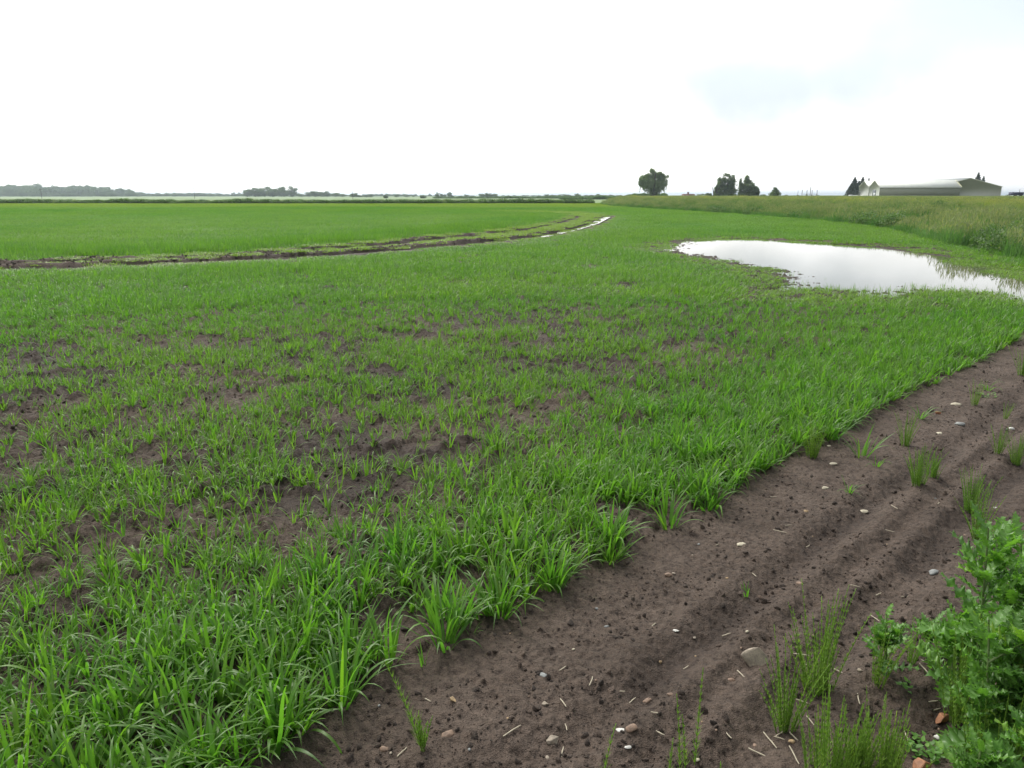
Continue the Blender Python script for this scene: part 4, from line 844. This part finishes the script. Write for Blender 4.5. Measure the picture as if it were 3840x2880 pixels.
hl = [(3076, 2555, 1.05, 0, 'tall horsetail tuft right of the largest rock'), (2946, 2711, .95, 1, 'spreading horsetail tuft below the largest rock'), (3284, 2560, .85, 4, 'horsetail stems around the small thistle'), (3414, 2470, .65, 4, 'faint thin horsetail tuft between the thistles'), (3590, 2700, .95, 0, 'dense horsetail tuft in front of the thistle bank'), (3500, 2600, .0, 0, ''), (3115, 2905, .95, 2, 'bushy horsetail clump at the bottom edge left of the brick'), (3317, 2910, 1.0, 3, 'bushy horsetail clump at the bottom edge nearest the brick'), (3210, 2880, .8, 3, 'smaller horsetail clump squeezed between the two bushy ones'), (3740, 2905, .95, 2, 'horsetail clump at the bottom right corner'), (3800, 2780, .8, 0, 'horsetail clump under the thistle leaves at the right'),
      (3048, 1704, .75, 0, 'horsetail tuft standing in the wheat edge'), (3396, 1665, .75, 1, 'horsetail tuft near the pale flint and wheat seedlings'), (3654, 1514, .8, 4, 'farthest slim horsetail tuft beside a long cream stone'), (3444, 1822, .72, 0, 'two-part horsetail tuft in the middle of the upper strip'), (3497, 1790, .62, 3, 'yellowish horsetail tuft leaning against its neighbour'), (3642, 1895, .75, 0, 'broad horsetail tuft directly above the tall thistle'), (3668, 2015, .8, 1, 'horsetail tuft rising behind the tall thistle'), (3743, 1699, .6, 1, 'thin horsetail tuft near the right border'), (3816, 1721, .6, 0, 'horsetail tuft touching the right border'), (3833, 1410, .8, 0, 'far horsetail tuft at the right border by the wheat corner'), (3770, 1560, .5, 4, 'small sparse horsetail far up the right side')]
for u, v, s_c, k, lb in hl:
    if not s_c: continue
    x_, y_ = G(u, v); o = link('horsetail_tuft', HT[k], None, (x_, y_, gz(x_, y_))); o.scale = (s_c, s_c, s_c); o.rotation_euler.z = random.uniform(0, 6.28); tag(o, lb, 'weed', 'horsetail weeds on the bare strip')
def ht_single(ub, vb, ut, vt, lb, br=.035):
    x_, y_ = G(ub, vb); xt, _, zt = P(ut, vt, y_); h = math.hypot(xt - x_, zt); mb = MB(); horsetail(mb, (0, 0, -.01), h, abs(math.atan2(xt - x_, zt)), 0 if xt > x_ else math.pi, True, br)
    o = link('horsetail_stalk', mb.mesh('horsetail_stalk', M['horsetail']), None, (x_, y_, gz(x_, y_))); tag(o, lb, 'weed', 'single horsetail stalks')
for q in range(5): pass
x_, y_ = G(1583, 2811); xt, _, zt = P(1459, 2451, y_); h = math.hypot(xt - x_, zt); mb = MB(); horsetail(mb, (0, 0, -.01), h, .36, math.pi, True, .065)
for q in range(7): horsetail(mb, (random.uniform(-.01, .01), random.uniform(-.01, .01), 0), h * random.uniform(.2, .42), random.uniform(.05, .4), random.uniform(0, 6.28), True, .03)
tag(link('horsetail_stalk', mb.mesh('horsetail_stalk', M['horsetail']), None, (x_, y_, gz(x_, y_))), 'lone leaning horsetail with feathery whorls near the wheat tufts', 'weed', 'single horsetail stalks')
ht_single(2262, 2900, 2318, 2690, 'single horsetail stalk at the bottom below the white shell'); ht_single(2605, 2860, 2640, 2477, 'tallest single horsetail stalk at the bottom centre right'); ht_single(2551, 2900, 2534, 2583, 'straight horsetail stalk left of the tallest one'); ht_single(2509, 2900, 2527, 2757, 'short horsetail stalk leftmost of the front three'); ht_single(2571, 2880, 2555, 2660, 'horsetail stalk squeezed between the front stalks'); ht_single(2705, 2900, 2706, 2800, 'short horsetail tip at the bottom edge below the rock')
# thistles
def thistle_leaf(mb, base, az, ln, w, lean, curve):
    x, y, z = base; ca, sa = math.cos(az), math.sin(az); n = 26; st = ln / n; prev = None; px_, py_ = -sa, ca; ph = random.uniform(0, 1); fq = random.uniform(4.0, 6.0)
    for k in range(n + 1):
        t_ = k / n; th = lean + curve * t_; env = math.sin(math.pi * min(1, .12 + .88 * t_)) ** .7 * w * .5; lobe = .22 + .78 * abs(math.sin((t_ * fq + ph) * math.pi)) ** .8
        wd = max(.0008, env * lobe) if k < n else 0; wv_ = .6 * wd * math.sin((t_ * fq + ph) * 2 * math.pi)
        sw = st * .9 * lobe
        Lf = mb.add((x - px_ * wd + ca * sw * .4, y - py_ * wd + sa * sw * .4, z + wv_ + wd * .25)); Cn = mb.add((x, y, z)); Rt = mb.add((x + px_ * wd + ca * sw * .4, y + py_ * wd + sa * sw * .4, z - wv_ + wd * .25))
        if prev: mb.q(prev[0], prev[1], Cn, Lf); mb.q(prev[1], prev[2], Rt, Cn)
        if k % 2 == 1 and k < n:      # spines / teeth
            for sg, ed in ((-1, Lf), (1, Rt)):
                t1 = mb.add((x + sg * px_ * wd * 1.7 + ca * st, y + sg * py_ * wd * 1.7 + sa * st, z + wv_ * sg * -1 + wd * .45)); t2 = mb.add((x + sg * px_ * wd * .95 + ca * st * 1.1, y + sg * py_ * wd * .95 + sa * st * 1.1, z + wd * .2)); mb.t(ed, t1, t2)
        prev = (Lf, Cn, Rt); x += math.sin(th) * ca * st; y += math.sin(th) * sa * st; z += math.cos(th) * st
def thistle(h, nl, ll, seed, side=3):
    random.seed(seed); st = MB(); lf = MB(); az0 = random.uniform(0, 6); lean = random.uniform(.02, .12); la = random.uniform(0, 6.28)
    pos = lambda f_: (math.cos(la) * lean * h * f_ ** 1.5, math.sin(la) * lean * h * f_ ** 1.5, h * f_)
    st.tube([pos(k / 7) for k in range(8)], [.006 * (1 - .6 * k / 7) for k in range(8)], 7)
    nl = int(nl * .78)
    for k in range(nl):
        f_ = .06 + .94 * (k / nl) ** .9; a = az0 + k * 2.4; l = ll * (1.0 - .55 * f_) * random.uniform(.8, 1.15); thistle_leaf(lf, pos(f_), a, l, l * .33, random.uniform(.75, 1.1) - .75 * max(0, f_ - .6) * 1.4, random.uniform(.35, 1.0) * (1.15 - f_))
    for k in range(side):
        f_ = random.uniform(.25, .75); a = random.uniform(0, 6.28); b_ = pos(f_); l = h * random.uniform(.2, .32); tp = (b_[0] + math.cos(a) * l * .6, b_[1] + math.sin(a) * l * .6, b_[2] + l * .8); st.tube([b_, tp], [.004, .002], 6)
        for q in range(9): g_ = q / 8; thistle_leaf(lf, tuple(b_[j_] + (tp[j_] - b_[j_]) * (.2 + .8 * g_) for j_ in range(3)), a + q * 2.4, ll * .55 * (1.1 - .4 * g_), ll * .2, .8 - .5 * g_, .6)
    return st.mesh('thistle_stem', M['stem'], True), lf.mesh('thistle_leaves', M['thistle'])
th = [(3640, 2650, 3570, 1935, 34, .24, 'tallest thistle with a bright leafy top at the right', 'a'), (3790, 2560, 3800, 2010, 30, .24, 'thistle behind at the right border with broad lit leaves', 'a'), (3900, 2600, 3900, 2080, 30, .24, 'thistle cut by the right border', 'a'), (3770, 2780, 3755, 2240, 34, .22, 'bushy thistle in the middle of the right-hand bank', 'a'), (3560, 2580, 3530, 2260, 24, .19, 'shorter thistle left of the tallest one', 'a'), (3680, 2830, 3680, 2330, 26, .2, 'thistle low in front of the tallest one', 'a'), (3860, 2850, 3850, 2250, 34, .24, 'dark thistle in the lower right corner', 'a'), (3317, 2520, 3340, 2300, 16, .13, 'small pale thistle standing alone among horsetails', 'b'), (3640, 3020, 3620, 2790, 14, .17, 'pale thistle rosette at the bottom edge by the brick', 'b'), (3790, 3080, 3800, 2700, 22, .2, 'thistle at the bottom right edge', 'a'), (3480, 2420, 3470, 2300, 10, .14, 'low thistle sprout at the left foot of the thistle bank', 'b'), (3890, 2420, 3900, 1990, 26, .22, 'rearmost thistle at the right border', 'a')]
for k, (ub, vb, ut, vt, nl, ll, lb, _) in enumerate(th):
    x_, y_ = G(ub, vb); h = P(ut, vt, y_)[2]; a, b_ = thistle(h, nl, ll, 500 + k); e = empty('thistle', (x_, y_, gz(x_, y_) - .01)); tag(e, lb, 'thistle', 'thistles at the right edge'); link('stem', a, e); link('leaves', b_, e); e.rotation_euler.z = k * 1.3
# low chickweed-like mats
def mat_plant(u, v, r, n, lb):
    x_, y_ = G(u, v); mb = MB()
    for k in range(n):
        a = random.uniform(0, 6.28); q = r * math.sqrt(random.random()); blade(mb, (math.cos(a) * q, math.sin(a) * q, random.uniform(.005, .035)), random.uniform(0, 6.28), random.uniform(.012, .024), .013, 1.2, .4, 4, .1, 0, 0, True)
    tag(link('creeping_weed', mb.mesh('creeping_weed', M['thistle']), None, (x_, y_, gz(x_, y_))), lb, 'weed', 'low round-leaved weeds')
mat_plant(3480, 2800, .06, 90, 'low round-leaved weed left of the pale rosette'); mat_plant(3600, 2800, .06, 80, 'low round-leaved weed above the pale rosette'); mat_plant(3395, 2580, .03, 14, 'tiny sprig beside the small thistle'); mat_plant(3700, 1480, .08, 60, 'small spreading weed near the farthest horsetail')
# wheat plants standing apart at the field edge
random.seed(99)
ET = [(1673, 2425, .30, 20, 'isolated wheat tuft standing out on bare soil nearest the middle'), (1281, 2636, .34, 30, 'thick wheat tuft right of the front left corner tuft'), (1053, 2775, .33, 22, 'front edge wheat tuft with a drooping leaf touching soil'), (1880, 2300, .31, 30, 'thick wheat clump at the field edge below centre'), (2080, 2200, .33, 34, 'bushy wheat clump at the field edge with long drooping tips'), (2276, 2090, .22, 9, 'small wheat plant outside the edge'), (2320, 2070, .20, 8, 'slimmer wheat plant beside the small one'), (2510, 1965, .26, 20, 'wheat tuft bulging from the edge halfway up'), (902, 2865, .30, 20, 'wheat tuft at the very bottom edge'), (2620, 1860, .26, 16, 'wheat tuft at the edge above the halfway one'), (3233, 1704, .26, 14, 'volunteer wheat plant with arching leaves on bare soil'), (3289, 1744, .15, 8, 'short volunteer wheat plant just below the arching one'), (3452, 1564, .2, 9, 'volunteer wheat plant far up the strip'), (3704, 1458, .2, 7, 'pale volunteer wheat plant near the field corner'), (3183, 1845, .12, 12, 'flattened grey-green grass tuft in mid strip'), (1590, 2490, .12, 4, 'tiny wheat seedling left of the isolated tuft'), (1765, 2375, .1, 4, 'tiny seedling between the two edge tufts'), (2800, 2205, .07, 7, 'very small bright seedling in the middle of the strip'), (760, 2880, .32, 24, 'wheat tuft at the bottom edge, second from the corner')]
for u, v, ln, nb, lb in ET:
    x_, y_ = G(u, v); mb = tuft(nb, ln, .0125 if ln > .18 else .007, .03 if nb > 12 else .012, 10, 1.15); tag(link('wheat_tuft', mb.mesh('wheat_tuft', M['wheat']), None, (x_, y_, gz(x_, y_))), lb, 'wheat plant', 'wheat plants at the crop edge')
# reeds / drowned wheat standing in the puddle margin
rv = var_coll('drowned_wheat', [tuft(5, .2, .006, .03, 4, .3, False).mesh('drowned', M['wheat']) for k in range(4)])
n = 2600; k = rng.integers(0, len(PUD), n); t_ = rng.random(n); PA = np.array(PUD); PB = np.roll(PA, -1, 0); q = PA[k] * (1 - t_[:, None]) + PB[k] * t_[:, None] + rng.normal(0, .3, (n, 2)); ok = (sdf(q[:, 0], q[:, 1], PUD) < .25) & ((q[:, 1] < 16.5) & ((q[:, 0] < 10) | (rng.random(n) < .4)) | (rng.random(n) < .2)) & (q[:, 1] > 9); q = q[ok]; n = len(q); s = rng.uniform(.4, .9, n)
scatter('drowned_wheat', np.stack([q[:, 0], q[:, 1], np.full(n, WZ - .02)], -1), np.stack([rng.normal(0, .2, n), rng.normal(0, .2, n), rng.uniform(0, 6, n)], -1), np.stack([s, s, s], -1), rng.integers(0, 4, n), np.full(n, .25), rv, M['wheat'], 'thin wheat blades standing in the puddle margin')
# ------------------------------------------------------------------ haze
hm = bpy.data.materials.new('haze'); hm.use_nodes = True; t = hm.node_tree; t.nodes.clear()
pv = t.nodes.new('ShaderNodeVolumePrincipled'); pv.inputs['Color'].default_value = (.78, .90, 1, 1); pv.inputs['Density'].default_value = .00023; pv.inputs['Anisotropy'].default_value = .7
ou = t.nodes.new('ShaderNodeOutputMaterial'); t.links.new(pv.outputs[0], ou.inputs['Volume'])
mb = MB(); mb.box(-9500, 9500, -9500, 9500, -1.6, 24); hzo = link('haze', mb.mesh('haze', hm)); tag(hzo, 'thin pale summer haze over the fields', kind='stuff')
